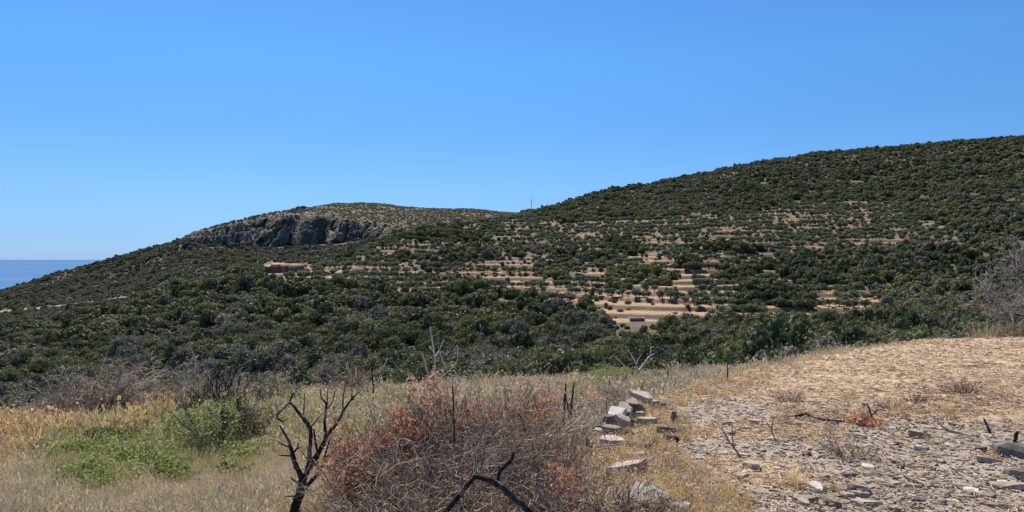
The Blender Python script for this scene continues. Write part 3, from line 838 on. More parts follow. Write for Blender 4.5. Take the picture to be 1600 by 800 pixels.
def wing(x0, x1, y0, y1, wh, rh, tile, opens):
    mb = MB(); box(mb, x0, x1, y0, y1, -2.5, wh); w = mb.build("wall", [M['brickwall']], h)
    ym = (y0 + y1) / 2 + .6; r = MB(); o_ = .35; t = .14
    V = [(x0-o_, y0-o_, wh-.12), (x1+o_, y0-o_, wh-.12), (x1+o_, ym, wh+rh), (x0-o_, ym, wh+rh), (x0-o_, y1+o_, wh-.12), (x1+o_, y1+o_, wh-.12)]
    V2 = [(a, b_, c + t) for a, b_, c in V]
    r.add(V + V2, [(0,3,2,1),(3,4,5,2),(6,7,8,9),(9,8,11,10),(0,1,7,6),(4,10,11,5),(1,2,8,7),(2,5,11,8),(0,6,9,3),(3,9,10,4)], .5)
    r.build("roof", [tile], h)
    g = MB(); g.add([(x0,y0,wh),(x0,y1,wh),(x0,ym,wh+rh-.05),(x0,ym,wh+rh-.06),(x1,y0,wh),(x1,y1,wh),(x1,ym,wh+rh-.05),(x1,ym,wh+rh-.06)], [(0,1,2,3),(5,4,6,7)], .5)
    g.build("gable", [M['brickwall']], h)
    for kind, a, b_, c, d in opens:
        q = MB(); box(q, a, b_, y0 - .06, y0 + .05, c, d)
        part = q.build(kind, [M['greenwood'] if kind == 'door' else M['darkhole']], h)
        if kind == 'window':
            f_ = MB()
            for (p, q_, r_, s_) in ((a-.1, b_+.1, c-.12, c-.002), (a-.1, b_+.1, d+.002, d+.1), (a-.1, a-.002, c, d), (b_+.002, b_+.1, c, d)):
                box(f_, p, q_, y0 - .1, y0 + .03, r_, s_)
            f_.build("frame", [M['frame']], part)
wing(1.3, 9.0, -3.2, 3.2, 2.7, 1.35, M['tile'], [('door', 2.4, 4.6, .1, 2.2), ('door', 5.2, 8.1, .1, 2.2)])
wing(-2.2, 1.24, -2.6, 2.8, 2.9, 1.25, M['tile'], [('window', -1.2, -.2, 1.0, 2.1)])
wing(-7.4, -2.26, -1.0, 3.6, 3.4, 1.0, M['tile_pale'], [('window', -6.4, -5.5, 1.2, 2.3), ('window', -4.4, -3.5, 1.2, 2.3)])
wing(-10.6, -7.5, 0.0, 3.6, 2.6, .7, M['tile_pale'], [('door', -9.6, -8.7, .1, 2.0)])
ch = MB(); box(ch, 3.0, 3.6, 1.2, 1.8, 3.0, 4.7); ch.build("chimney", [M['brickwall']], h)

tp_ = hit(995, 502, 100, 300)
e = empty("water_tank", (tp_.x, tp_.y, tp_.z)); tag(e, "pale rimmed open concrete water tank at the terrace foot", "tank")
mb = MB(); wd = 22 * tp_.y / F / 2
for a in ((-wd, wd, -1, -.75), (-wd, wd, .95, 1.2), (-wd, -wd + .25, -.748, .948), (wd - .25, wd, -.748, .948)): box(mb, *a, -.6, 1.0)
mb.build("wall", [M['brickwall']], e)
mb = MB()
for a in ((-wd-.12, wd+.12, -1.12, -.7), (-wd-.12, wd+.12, .85, 1.3), (-wd-.12, -wd + .3, -.698, .848), (wd - .3, wd+.12, -.698, .848)): box(mb, *a, 1.003, 1.25)
mb.build("rim", [M['conc']], e)
mb = MB()
for x_ in (-wd - .1, wd - .15): box(mb, x_, x_ + .25, -1.3, -1.05, -.6, 1.0)
mb.build("pillar", [M['conc']], e)

Ym = 566.0; mx = px_at(830, Ym); mz = float(ground([mx], [Ym])[0])
ztop = EYE - (310.5 - HOR) / F * Ym
e = empty("lattice_mast", (mx, Ym, mz)); tag(e, "thin grey lattice mast with small antennas on the saddle", "mast")
mb = MB(); H = ztop - mz; rr = .42
for k in range(3):
    a = k * 2.094; mb.tube([(rr * math.cos(a), rr * math.sin(a), -.5), (rr * .5 * math.cos(a), rr * .5 * math.sin(a), H)], .07, 4)
for j in range(int(H)):
    for k in range(3):
        a = k * 2.094; b_ = a + 2.094; f0 = rr * (1 - .5 * j / H); f1 = rr * (1 - .5 * (j + 1) / H)
        mb.tube([(f0 * math.cos(a), f0 * math.sin(a), j), (f1 * math.cos(b_), f1 * math.sin(b_), j + 1)], .04, 4)
mb.build("tower", [M['steel']], e)
for k, (dx, dz) in enumerate(((-.5, -.6), (.5, -1.6), (.45, -3.2))):
    q = MB(); box(q, dx - .14, dx + .14, -.3, -.1, H + dz - .8, H + dz); q.build("antenna", [M['steel']], e)
px2 = px_at(855, 590); z2 = float(ground([px2], [590.])[0]); zt2 = EYE - (314.5 - HOR) / F * 590
mb = MB(); mb.tube([(0, 0, -.5), (0, 0, zt2 - z2)], .10, 5); o = mb.build("pole", [M['steel']], None, loc=(px2, 590, z2)); tag(o, "thin bare pole right of the lattice mast", "pole")

# ------------------------------------------------------------------ stones
def rock_bm(w, d, h_, seed, flat=True, n_out=6, jit=.30):
    """irregular slab or boulder, real thickness, chipped edges; origin on its underside"""
    g = random.Random(seed); bm = bmesh.new()
    ang = sorted((i + g.uniform(-.32, .32)) * 6.283 / n_out for i in range(n_out))
    pts = []
    tx, ty = g.uniform(-.16, .16), g.uniform(-.16, .16)
    levels = ((0, .94), (.55, 1.0), (1.0, .93)) if flat else ((0, .86), (.35, 1.0), (.72, .95), (1.0, .5))
    off = [1 + g.uniform(-jit, jit) for _ in ang]
    for lev, (zz, sc) in enumerate(levels):
        for a, of in zip(ang, off):
            r = of * (1 + g.uniform(-.07, .07))
            x = math.cos(a) * w / 2 * sc * r; y = math.sin(a) * d / 2 * sc * r
            pts.append(bm.verts.new((x, y, zz * h_ * (1 + g.uniform(-.10, .10)) + (x * tx + y * ty) * (lev > 0))))
    bmesh.ops.convex_hull(bm, input=pts)
    bmesh.ops.delete(bm, geom=[v for v in bm.verts if not v.link_faces], context='VERTS')
    bmesh.ops.subdivide_edges(bm, edges=bm.edges[:], cuts=2, use_grid_fill=True, fractal=0)
    s_ = min(w, d, h_ * 2)
    for v in bm.verts:
        p = v.co; k = 6 / max(w, d)
        q = (float(fbm(p.x * k + seed, p.y * k + p.z * k, 3, seed)) - .5)
        q2 = (float(fbm(p.z * k * 3 + seed, p.x * k * 1.5, 2, seed + 9)) - .5)
        v.co += Vector((q2 * .07, q * .07, q * .10)) * s_
    bmesh.ops.triangulate(bm, faces=bm.faces[:])
    return bm
def rock_mesh(name, mat, w, d, h_, seed, **k):
    bm = rock_bm(w, d, h_, seed, **k); me = bpy.data.meshes.new(name); bm.to_mesh(me); bm.free(); me.materials.append(mat); return me
def rock(px, py, wpx, hpx, mat, label, name="stone", rz=0.0, tx=0.0, ty=0.0, seed=None, deep=.7, lift=0.0, flat=True, group=None, ymax=60.0):
    p = hit(px, py, 2.5, ymax)
    s_ = p.y / F
    w = wpx * s_; h_ = max(.03, hpx * s_); d = w * deep
    seed = seed or int(px * 7 + py)
    me = rock_mesh(name, M[mat], w, d, h_, seed, flat=flat)
    o = link(name, me); o.location = (p.x, p.y, p.z + lift - h_ * .12); o.rotation_euler = (tx, ty, rz)
    tag(o, label, "stone", group); return o
HEAP = "stones of the tumbled dry wall"
for a in [
 (1000,634,34,9,'stone_tan',"pinkish flat slab topping the far end of the tumbled wall",.3,-.35,.32),
 (976,640,20,9,'stone_pale',"pale lichened slab at the far left end of the tumbled wall",.4,-.3,.35),
 (986,646,24,8,'stone_grey',"grey slab wedged below the pinkish top slab",.5,-.4,.38),
 (962,648,26,8,'stone_grey',"smooth grey slab leaning in the middle of the tumbled wall",.5,-.35,.38),
 (978,655,26,7,'stone_tan',"long thin tan slab lying over the dark gap of the wall",.5,-.4,.4),
 (951,656,22,9,'stone_grey',"pale jagged slab second from the near end of the wall top",.5,-.4,.40),
 (965,662,30,8,'stone_pale',"whitish sharp edged slab in the heart of the wall",.5,-.35,.38),
 (946,664,18,8,'stone_dark',"dark tilted slab propped on the heap's left face",.6,-.5,.45),
 (940,670,12,14,'stone_dark',"small dark upright stone low on the left face",0,0,.2),
 (950,674,12,8,'stone_tan',"little brownish cobble under the dark tilted slab",.2,0,0),
 (961,676,14,8,'stone_tan',"rounded tan cobble at the middle of the heap's foot",.2,0,0),
 (975,674,24,12,'stone_tan',"reddish wedge shaped block with shadowed front at the heap's foot",.2,-.2,.3),
 (920,676,20,10,'stone_grey',"pale pitted stone at the near left of the heap",.3,-.2,.2),
 (936,684,22,10,'stone_grey',"grey angular stone beside the pale pitted stone",.3,-.2,.2),
 (909,692,16,7,'stone_dark',"dark flat stone lowest on the left of the heap",.2,-.1,.1),
 (925,698,18,9,'stone_dark',"small dark block among russet leaves at the heap's foot",.2,-.1,.1),
 (992,650,20,15,'stone_dark',"added block coloured dark for the shaded gap under the pinkish top slab",.4,0,.1),  # from here, added under-blocks whose dark colour imitates shade between the slabs
 (972,660,20,15,'stone_dark',"added block coloured dark for the shadowed middle of the tumbled wall",.4,0,.1),
 (955,668,22,16,'stone_dark',"broad added block coloured as shade under the whitish sharp edged slab",.4,0,.1),
 (934,682,18,14,'stone_dark',"added block coloured as shade between the two pale near stones of the heap",.4,0,.1),
 (955,694,38,7,'stone_tan',"long low reddish slab in front of the heap",.1,-.12,.02),
 (1010,663,26,8,'stone_tan',"flat orange brown slab right of the heap",-.1,-.1,.05),
 (1022,636,18,8,'stone_tan',"small reddish block behind the heap in dry grass",0,-.2,0),
 (1000,653,14,7,'stone_tan',"small tan stone resting against the heap's right side",.1,0,.1)]:
    px, py, w_, h_, mt, lb, rz, tx, ty = a
    slab = mt != 'stone_dark' and w_ >= 18 and px < 1001 and py < 680
    rock(px, py + 3, w_ * (1.12 if slab else 1.1), h_ * (.95 if slab else 1.2), mt, lb, "wall_stone", (-.75 + .4 * math.sin(px)) if slab else rz, .42 + .15 * math.sin(py) if slab else 0, .24 if slab else ty, lift=.15 if slab else .04, group=HEAP, ymax=12.5, deep=(.55 + .25 * abs(math.sin(px * 3))) if slab else .8)
rows = []; items = []
_l = LANDMARKS; LANDMARKS = [("the tumbled wall's pinkish top slab", 1000, 634), ("the wall's reddish wedge block", 975, 674), ("the wall's pale pitted stone", 920, 676)]
while len(items) < 44:
    px = R.gauss(962, 34); py = 664 - (px - 955) * .42 + R.gauss(8, 11)
    if not (898 < px < 1040 and 628 < py < 705): continue
    p = hit(px, py, 2.5, 12.6); k = R.choice(['stone_grey', 'stone_tan', 'stone_dark', 'stone_grey'])
    items.append((p, k, R.uniform(.12, .27))); rows.append(({'stone_grey': "small grey", 'stone_tan': "small tan", 'stone_dark': "small dark"}[k] + " angular", px, py))
RB = {k: [rock_mesh("wall_rubble", M[k], 1, R.uniform(.6, .9), R.uniform(.35, .6), 760 + i, n_out=5, jit=.3) for i in range(4)] for k in ('stone_grey', 'stone_tan', 'stone_dark')}
for (p, k, wd_), lb in zip(items, place_labels(rows, "rubble stone")):
    o = link("rubble_stone", R.choice(RB[k])); o.location = (p.x, p.y, p.z - .01); o.scale = (wd_,) * 3; o.rotation_euler = (R.uniform(-.5, .5), R.uniform(-.5, .5), R.uniform(0, 6.28))
    tag(o, lb, "stone", "small rubble of the tumbled wall")
LANDMARKS = _l
FLD = "larger stones lying about the field edge"
for a in [
 (1051,660,13,19,'stone_dark',"small dark stone standing upright at the field edge",0,0,.1,.7,False),
 (1042,678,34,12,'stone_dark',"low dark weathered stone just below the upright stone",.2,0,.1,.7,True),
 (1070,670,20,6,'stone_grey',"thin grey slab beside the low dark stone",.2,0,.1,.7,True),
 (1000,713,44,8,'stone_tan',"flat tan slab half sunk in dry grass above the pale slab",.1,-.1,0,.8,True),
 (980,738,62,16,'stone_grey',"broad weathered grey boulder behind the big pale slab",.1,-.1,-.1,.7,True),
 (1036,737,30,10,'stone_dark',"dark brown stone above the pale slab's right corner",.1,0,0,.7,True),
 (1008,790,76,22,'stone_pale',"big pale bluish slab at the edge of the field",.15,.50,.05,.95,True),
 (1035,765,34,10,'stone_grey',"flat blue grey flake lying on the pale slab's right end",.3,.15,.1,.8,True),
 (972,792,26,16,'stone_tan',"tan block left of the big pale slab",.2,.1,0,.8,True),
 (1068,797,38,13,'stone_pale',"small white streaked rock at the bottom edge",.1,.1,.25,.7,False),
 (1098,776,20,9,'stone_dark',"dark half buried cobble right of the white rock",.1,0,0,.8,True),
 (763,803,64,20,'stone_pale',"rough white rock in front of the charred log",.1,.1,0,.6,False),
 (1578,714,76,24,'stone_dark',"big dark slate slab at the right edge of the field",-.35,-.1,.22,.6,False),
 (1545,722,40,6,'stone_grey',"thin pale slate under the big dark slab's left end",-.2,-.15,.1,.5,True),
 (1596,750,48,22,'stone_dark',"blunt dark boulder below the big dark slab",-.1,-.1,.1,.7,False),
 (1580,762,60,8,'stone_tan',"long tan slab under the blunt dark boulder",-.1,-.1,.05,.5,True),
 (1436,683,30,8,'stone_grey',"long flat grey stone left of the white stick",0,-.1,.05,.5,True),
 (1488,680,26,8,'stone_tan',"brown slab that the white stick leans on",-.25,-.1,.22,.5,True),
 (1437,703,16,9,'stone_pale',"small pale grey cobble below the long flat stone",0,0,0,.8,False),
 (1336,768,34,12,'stone_dark',"dark knobbly stone low in the middle of the field",-.2,0,.15,.7,False),
 (1396,760,26,7,'stone_pale',"pale flat stone right of the dark knobbly stone",0,-.1,0,.7,True),
 (1352,790,44,9,'stone_grey',"grey slab at the bottom below the dark knobbly stone",-.3,-.1,.1,.5,True),
 (1392,800,40,8,'stone_grey',"grey blue slab cut by the bottom edge",-.2,-.1,.05,.6,True),
 (1232,698,22,5,'stone_pale',"pale thin slab left of the dark dry tuft",0,-.1,0,.6,True),
 (1555,792,30,6,'stone_grey',"flat grey slab near the lower right corner",0,-.1,0,.6,True),
 (1530,705,18,8,'stone_dark',"small dark stone left of the big dark slab",0,0,0,.7,True),
 (1505,763,44,7,'stone_grey',"broad flat grey slate between the two rubble strips",0,-.1,.03,.6,True),
 (1290,640,16,5,'stone_grey',"small grey stone just above the charred fallen branch",0,0,0,.7,True)]:
    px, py, w_, h_, mt, lb, rz, tx, ty, dp, fl = a
    rock(px, py, w_, h_, mt, lb, "field_stone", rz, tx, ty, deep=dp, flat=fl, group=FLD)
# small loose slates, each an object
LANDMARKS_F = LANDMARKS
LANDMARKS = [("the white stick", 1470, 662), ("the big pale slab", 1010, 770), ("the russet sprig", 1347, 645), ("the leaning red twig", 1145, 695), ("the big dark slate", 1575, 710),
             ("the charred fallen branch", 1285, 658), ("the dark dry tuft", 1330, 705), ("the upright dark stone", 1051, 652), ("the dark knobbly stone", 1336, 765)]
CH = {k: [rock_mesh("loose_slate", M[k], 1, R.uniform(.5, .8), R.uniform(.14, .3), 700 + i, n_out=6, jit=.3) for i in range(5)] for k in ('stone_grey', 'stone_tan', 'stone_dark', 'stone_pale')}
CN = {'stone_grey': "grey", 'stone_tan': "tan", 'stone_dark': "dark", 'stone_pale': "pale"}
rows = []; items = []
tries = 0
while len(items) < 130 and tries < 6000:
    tries += 1
    px = R.uniform(1040, 1600); py = 610 + 190 * R.random() ** .8
    if not (R.random() < .25 or in_poly(np.array(px), np.array(py), [(1060,640),(1240,650),(1600,655),(1600,800),(1200,800),(1100,760)])): continue
    p = hit(px, py)
    if float(edge_sd(np.array([p.x]), np.array([p.y]))[0]) < .35: continue
    k = R.choices(['stone_grey', 'stone_tan', 'stone_dark', 'stone_pale'], [4, 3, 1.6, 1.5])[0]
    wd_ = R.uniform(.06, .19)
    items.append((p, k, wd_)); rows.append((("small" if wd_ < .11 else "broad") + " " + CN[k] + " loose slate", px, py))
for (p, k, wd_), lb in zip(items, place_labels(rows, "chip")):
    o = link("slate_chip", R.choice(CH[k])); o.location = (p.x, p.y, p.z - .004); o.scale = (wd_, wd_, wd_); o.rotation_euler = (R.uniform(-.15, .15), R.uniform(-.15, .15), R.uniform(0, 6.28))
    tag(o, lb, "stone", "loose slates on the field")
LANDMARKS = LANDMARKS_F
# gravel and straw litter: nobody could count these
def field_points(n_, y0, y1, u0, u1, power, cond):
    P = []
    tot = 0
    while tot < n_:
        k = n_ * 2
        t = rng.random(k); e_ = 1 - power
        Y = (y0 ** e_ + t * (y1 ** e_ - y0 ** e_)) ** (1 / e_)
        X = rng.uniform(u0, u1, k) * Y
        ok = cond(X, Y); P.append(np.stack([X[ok], Y[ok]], -1)); tot += ok.sum()
    P = np.vstack(P)[:n_]
    return P[:, 0], P[:, 1]
def near_fine(X, Y):
    return z_near(X, Y) + (fbm(X * 3, Y * 3, 3, 9) - .5) * .05 + (fbm(X * 11, Y * 11, 2, 19) - .5) * .028 * (Y < 18)
gm = []
for i in range(6):
    bm = rock_bm(1, R.uniform(.45, .9), R.uniform(.2, .5), 900 + i, n_out=5, jit=.3)
    me = bpy.data.meshes.new("gravel_piece"); bm.to_mesh(me); bm.free()
    me.materials.append(M[['stone_grey', 'stone_tan', 'stone_tan', 'stone_tan', 'stone_grey', 'stone_pale'][i]]); gm.append(me)
X, Y = field_points(14500, 3.4, 26, -.1, 1.4, 1.4, lambda X, Y: (edge_sd(X, Y) > .05) & (rng.random(len(X)) < .10 + stony_f(X, Y)))
s_ = (.008 + .045 * rng.random(len(X)) ** 2.8) * (1 + .03 * Y)
scatter("gravel", gm, np.stack([X, Y, near_fine(X, Y) + .002], -1), rng.random(len(X)) * 6.283, np.stack([s_, s_, s_], -1), rng.integers(0, 6, len(X)), "loose slate gravel strewn over the bare field", "gravel")

def straws(name, N, cond, y0, y1, u0, u1, power, yawspread, lift, ln, wscale, label, mat='straw'):
    X, Y = field_points(N, y0, y1, u0, u1, power, cond)
    Zg = near_fine(X, Y)
    yaw = rng.normal(0, yawspread, N) + .15; pit = rng.normal(0, .16, N)
    L_ = rng.uniform(*ln, N) * .5
    U = np.stack([np.cos(yaw) * np.cos(pit), np.sin(yaw) * np.cos(pit), np.sin(pit)], -1) * L_[:, None]
    roll = rng.uniform(-1.2, 1.2, N)
    wv = np.stack([-np.sin(yaw) * np.cos(roll), np.cos(yaw) * np.cos(roll), np.sin(roll)], -1)
    wd_ = (.0011 + wscale * Y) * rng.uniform(.6, 1.5, N)
    C = np.stack([X, Y, Zg + lift * rng.random(N) + .004 + np.abs(np.sin(pit)) * L_ * .7], -1)
    patch = fbm(X * .7, Y * .7, 3, 88)
    mb = MB(); mb.quads(C, U, wv * wd_[:, None], np.clip(rng.random(N) * .75 + (patch - .5) * 1.3 + .12, 0, 1))
    o = mb.build(name, [M[mat]]); tag(o, label, "straw", kind="stuff"); return o
straws("straw_litter", 215000, lambda X, Y: (edge_sd(X, Y) > -.2) & (rng.random(len(X)) < 1 - .93 * stony_f(X, Y)) & (fbm(X * 1.3, Y * 1.3, 3, 89) + .35 * rng.random(len(X)) > .47),
       3.0, 31, -.1, 1.45, 1.35, 1.0, .03, (.03, .13), .00028, "cut straw littered over the bare field")

# ------------------------------------------------------------------ grass
def tuft(name, mat, seed, nb=42, h_=.42, r=.13, w=.0022, bend=.35, heads=0):
    g = np.random.default_rng(seed); mb = MB()
    a = g.random(nb) * 6.283; rr = r * np.sqrt(g.random(nb)); hh = h_ * g.uniform(.45, 1.1, nb)
    b0 = np.stack([rr * np.cos(a), rr * np.sin(a), 0 * a - .03], -1)
    ld = a + g.normal(0, .9, nb); be = bend * g.uniform(.15, 1.3, nb) * hh
    d = np.stack([np.cos(ld), np.sin(ld), 0 * a], -1)
    p1 = b0 + d * be[:, None] * .3 + np.array([0, 0, 1]) * (hh * .55)[:, None]
    p2 = b0 + d * be[:, None] + np.array([0, 0, 1]) * hh[:, None]
    f = g.random(nb) * 6.283; wv = np.stack([np.cos(f), np.sin(f), 0 * f], -1) * w
    V = np.stack([b0 - wv, b0 + wv, p1 + wv * .8, p1 - wv * .8, p2 + wv * .35, p2 - wv * .35], 1).reshape(-1, 3)
    i = np.arange(nb)[:, None] * 6
    Q = np.vstack([i + [0, 1, 2, 3], i + [3, 2, 4, 5]])
    mb.add(V, Q, np.repeat(g.random(nb), 6))
    if heads:
        k = g.integers(0, nb, heads)
        mb.quads(p2[k], np.tile([0, 0, .022], (heads, 1)) + g.normal(0, .004, (heads, 3)), wv[k] * 2.6, g.random(heads) * .6 + .4)
    return mb.mesh(name, [mat])
def tufts(mat, seed, w): return [tuft("tuft", M[mat], seed + i, nb=R.randint(34, 56), h_=R.uniform(.30, .48), w=w, heads=16 if mat != 'grass_green' else 6) for i in range(4)]
def herb(mat, seed, ls=.013, n_=420):
    """low leafy herb clump"""
    mb = MB(); crown(mb, .30, .22, .14, 7, n_, ls, seed, spread=.75, lobe=.38, hull=0, flat=1.2)
    return mb.mesh("herb", [M[mat]])
POLY_GREEN = [(70,735),(60,705),(140,668),(240,662),(300,640),(425,655),(415,728),(330,745),(240,735),(150,765)]
POLY_GOLD = [(-60,720),(-60,640),(150,645),(200,640),(300,630),(330,645),(280,672),(200,690),(140,700),(60,720)]
def gpt(N, y0, y1, u0, u1, power=1.25):
    X, Y = field_points(N, y0, y1, u0, u1, power, lambda X, Y: (edge_sd(X, Y) < -.05) & (Y < np.interp(X / Y, LOW_U, LOW_Y) + 5))
    Zg = z_near(X, Y); return X, Y, Zg, 800 + F * X / Y, proj_py(Zg, Y)
X, Y, Zg, px, py = gpt(46000, 4.0, 38, -1.0, .50)
jx = px + rng.normal(0, 14, len(px)); jy = py + rng.normal(0, 5, len(px))
jx = px + rng.normal(0, 26, len(px)); jy = py + rng.normal(0, 9, len(px))
green = in_poly(jx, jy, POLY_GREEN) & (fbm(X * .55, Y * .55, 3, 131) + .25 * rng.random(len(px)) > .52); gold = in_poly(jx, jy, POLY_GOLD) & ~green
green2 = in_poly(jx, jy, [(905,618),(935,590),(1000,585),(1010,600),(960,618)]) | ((rng.random(len(px)) < .3) & in_poly(jx, jy, [(420,700),(420,620),(620,600),(640,640),(560,700)]))
cls = np.where(green, 2, np.where(gold, 1, 0)); cls = np.where(green2, 2, cls)
cls = np.where((cls == 0) & (rng.random(len(px)) < np.where(py > 700, .25, .35)), 3, cls)      # 3 straw
cls = np.where((cls == 2) & (rng.random(len(px)) < .55), 3, cls)
cls = np.where((cls == 1) & (rng.random(len(px)) < .35), 3, cls)
hsc = np.where(py > 690, .50, .78) * (.55 + .9 * fbm(X * .7, Y * .7, 3, 71)) * rng.uniform(.75, 1.2, len(px))
hsc = hsc * (.45 + 1.1 * fbm(X * 2.6, Y * 2.6, 3, 141)) * np.where(rng.random(len(px)) < .03, 1.7, 1)
hsc = np.where(py < 625, hsc * .9, hsc)
hsc = np.where(cls == 2, hsc * 1.35, hsc)
hsc = np.where(gold, hsc * 1.3, hsc)
hsc = np.where((px > 425) & (px < 530) & (Y < 8.7), hsc * .35, hsc)
for c, mat, nm, lb in ((0, 'grass_grey', "dry_grass", "grey beige dry grass on the lower terrace"), (1, 'grass_gold', "golden_grass", "golden dry grass along the terrace brow"),
                       (2, 'grass_green', "green_grass", "yellow green grass and herbs in the dry meadow"), (3, 'grass_straw', "straw_grass", "pale straw coloured grass among the meadow")):
    for nearf in (True, False):
        mm = (cls == c) & ((Y < 13) == nearf)
        ms = tufts(mat, 1000 + c * 10, .0024 if nearf else .0055)
        s_ = hsc[mm]
        scatter(nm, ms, np.stack([X[mm], Y[mm], Zg[mm]], -1), rng.random(mm.sum()) * 6.283, np.stack([s_ * 1.25, s_ * 1.25, s_], -1), rng.integers(0, 4, mm.sum()), lb, "grass", tilt=rng.normal(0, .12, (mm.sum(), 2)))
# green herbs
mm = green & (rng.random(len(px)) < .09) & (fbm(X * .9, Y * .9, 3, 133) > .46)
hm = [herb('leaf_bright', 1200 + i) for i in range(4)] + [herb('grass_green', 1300)]
s_ = rng.uniform(.6, 1.5, mm.sum())
scatter("herb_undergrowth", hm, np.stack([X[mm], Y[mm], Zg[mm]], -1), rng.random(mm.sum()) * 6.283, np.stack([s_, s_, s_], -1), rng.integers(0, 5, mm.sum()), "bright green leafy herbs spreading in the dry meadow", "herbs")
# thin dry grass on the upper terrace rim and the field
Xf, Yf = field_points(1500, 4.2, 31, -.05, .95, 1.2, lambda X, Y: (edge_sd(X, Y) > -.05) & (rng.random(len(X)) < np.where(edge_sd(X, Y) < .9 + .05 * Y, .9, .05) * (1 - .8 * stony_f(X, Y))))
s_ = rng.uniform(.14, .36, len(Xf))
scatter("field_grass", tufts('grass_gold', 1500, .005) + tufts('grass_straw', 1510, .005), np.stack([Xf, Yf, z_near(Xf, Yf)], -1), rng.random(len(Xf)) * 6.283, np.stack([s_ * 1.6, s_ * 1.6, s_], -1), rng.integers(0, 8, len(Xf)),
        "short golden stubble along the field edge", "grass", tilt=rng.normal(0, .45, (len(Xf), 2)))

# ------------------------------------------------------------------ dead brush and bare trees
def twiggy(mb, base, n_stem, h_, r, seed, up=.8, rad=.0062, twig=.0040, sub=6, segs=6, curl=.25, leaves=None, lsz=.016, lfrac=.5, lean=(0, 0), lz=0.0, m_leaf=1):
    g = np.random.default_rng(seed); LP = []
    for s_ in range(n_stem):
        a = g.random() * 6.283; t = g.random() ** .6
        d = np.array([math.cos(a) * t * r / h_ + lean[0], math.sin(a) * t * r / h_ + lean[1], up]); d /= np.linalg.norm(d)
        p = np.array(base, float) + np.array([math.cos(a), math.sin(a), 0]) * r * .22 * g.random()
        L_ = h_ * g.uniform(.65, 1.12) / max(.5, d[2]) * .92; st_ = L_ / segs
        pts = [p - [0, 0, .05]]
        for k in range(segs):
            d = d + g.normal(0, curl, 3) * .5; d /= np.linalg.norm(d); pts.append(pts[-1] + d * st_)
        pts = np.array(pts); thick = g.random() < .12
        mb.tube(pts, np.linspace(rad * (2.4 if thick else g.uniform(.6, 1.3)), twig * (1.3 if thick else .7), len(pts)), 4 if thick else 3, a=g.random() * (.3 if thick else 1))
        for q in range(sub):
            k = g.integers(1, segs + 1); o = pts[k] - (pts[k] - pts[k - 1]) * g.random()
            dd = (pts[k] - pts[k - 1]) / st_ + g.normal(0, .65, 3); dd /= np.linalg.norm(dd)
            l2 = L_ * g.uniform(.15, .36); q1 = o + dd * l2 * .5; dd2 = dd + g.normal(0, .45, 3); dd2 /= np.linalg.norm(dd2)
            tp2 = np.array([o, q1, q1 + dd2 * l2 * .5]); mb.tube(tp2, [twig, twig * .8, twig * .5], 3, a=g.random())
            for z_ in range(2):
                e_ = tp2[1 + z_ % 2]; d3 = dd2 + g.normal(0, .8, 3); d3 /= np.linalg.norm(d3)
                mb.tube([e_, e_ + d3 * l2 * .3, e_ + d3 * l2 * .45 + g.normal(0, .02, 3)], [twig * .7, twig * .6, twig * .4], 3, a=g.random())
                LP.append(e_ + d3 * l2 * .4)
            LP.append(tp2[2]); LP.append(tp2[1])
    if leaves:
        LP = np.array(LP); LP = LP[LP[:, 2] > base[2] + lz]
        cc = LP[g.integers(0, len(LP), max(2, int(34 * lfrac)))]
        LP = LP[np.linalg.norm(LP[:, None] - cc[None], axis=2).min(1) < .15]
        LP = np.repeat(LP, leaves, 0) + g.normal(0, .034, (len(LP) * leaves, 3))
        nn = unit(g.normal(size=LP.shape)); a_ = unit(np.cross(nn, g.normal(size=nn.shape))); b_ = np.cross(nn, a_)
        s_ = lsz * g.uniform(.6, 1.5, (len(LP), 1)); mb.quads(LP, a_ * s_, b_ * s_ * .55, g.random(len(LP)), m_leaf)

def brush(px, Y, h_, r, seed, label, mats, name="dead_bush", cat="bush", group=None, stems=110, sub=7, leaves=None, dz=0.0, **k):
    x = px_at(px, Y); z = float(ground([x], [Y])[0]) + dz
    mb = MB(); twiggy(mb, (0, 0, 0), stems, h_, r, seed, sub=sub, leaves=None, **k)
    e = empty(name, (x, Y, z)); mb.build("stems", [M[mats[0]]], e)
    if leaves:
        m2 = MB(); tmp = MB(); twiggy(tmp, (0, 0, 0), max(20, stems // 2), h_ * 1.02, r, seed + 1, sub=sub, leaves=leaves, m_leaf=0, **{a: b for a, b in k.items()})
        # the leaves are the quads added last
        m2.add(tmp.V[-1], np.arange(len(tmp.V[-1])).reshape(-1, 4), tmp.A[-1]); m2.build("foliage", [M[mats[1]]], e)
    tag(e, label, cat, group); return e
BR = "dead brush along the terrace wall"
brush(640, 7.9, .92, .85, 1, "tangled grey brush at the left foot of the thicket", ('twig_grey',), stems=108, group=BR, up=.75)
brush(700, 8.8, 1.15, .75, 2, "tallest dark twigged bush in the middle of the thicket", ('twig_brown',), stems=122, group=BR)
brush(745, 8.4, 1.02, .80, 3, "dense grey brown bush right of the tallest one", ('twig_brown',), stems=122, group=BR)
brush(790, 9.0, 1.08, .85, 4, "pale twigged bush behind the upright charred branch", ('twig_grey',), stems=115, group=BR)
brush(600, 7.4, .62, .75, 5, "low matted grey brush beside the forked tree", ('twig_grey',), stems=93, group=BR, up=.6)
brush(690, 7.2, .95, .75, 6, "grey bush in front of the tallest dark bush", ('twig_grey',), stems=108, group=BR, up=.7)
brush(850, 9.0, .9, .80, 7, "mauve grey bush left of the burnt saplings", ('twig_grey',), stems=108, group=BR)
brush(880, 7.8, .92, .70, 8, "brown bush with a few russet leaves before the wall", ('twig_brown', 'leaf_russet'), stems=100, group=BR, leaves=4, lfrac=.25)
brush(820, 6.6, .62, .65, 9, "low brown brush behind the charred log", ('twig_brown',), stems=100, group=BR, up=.6)
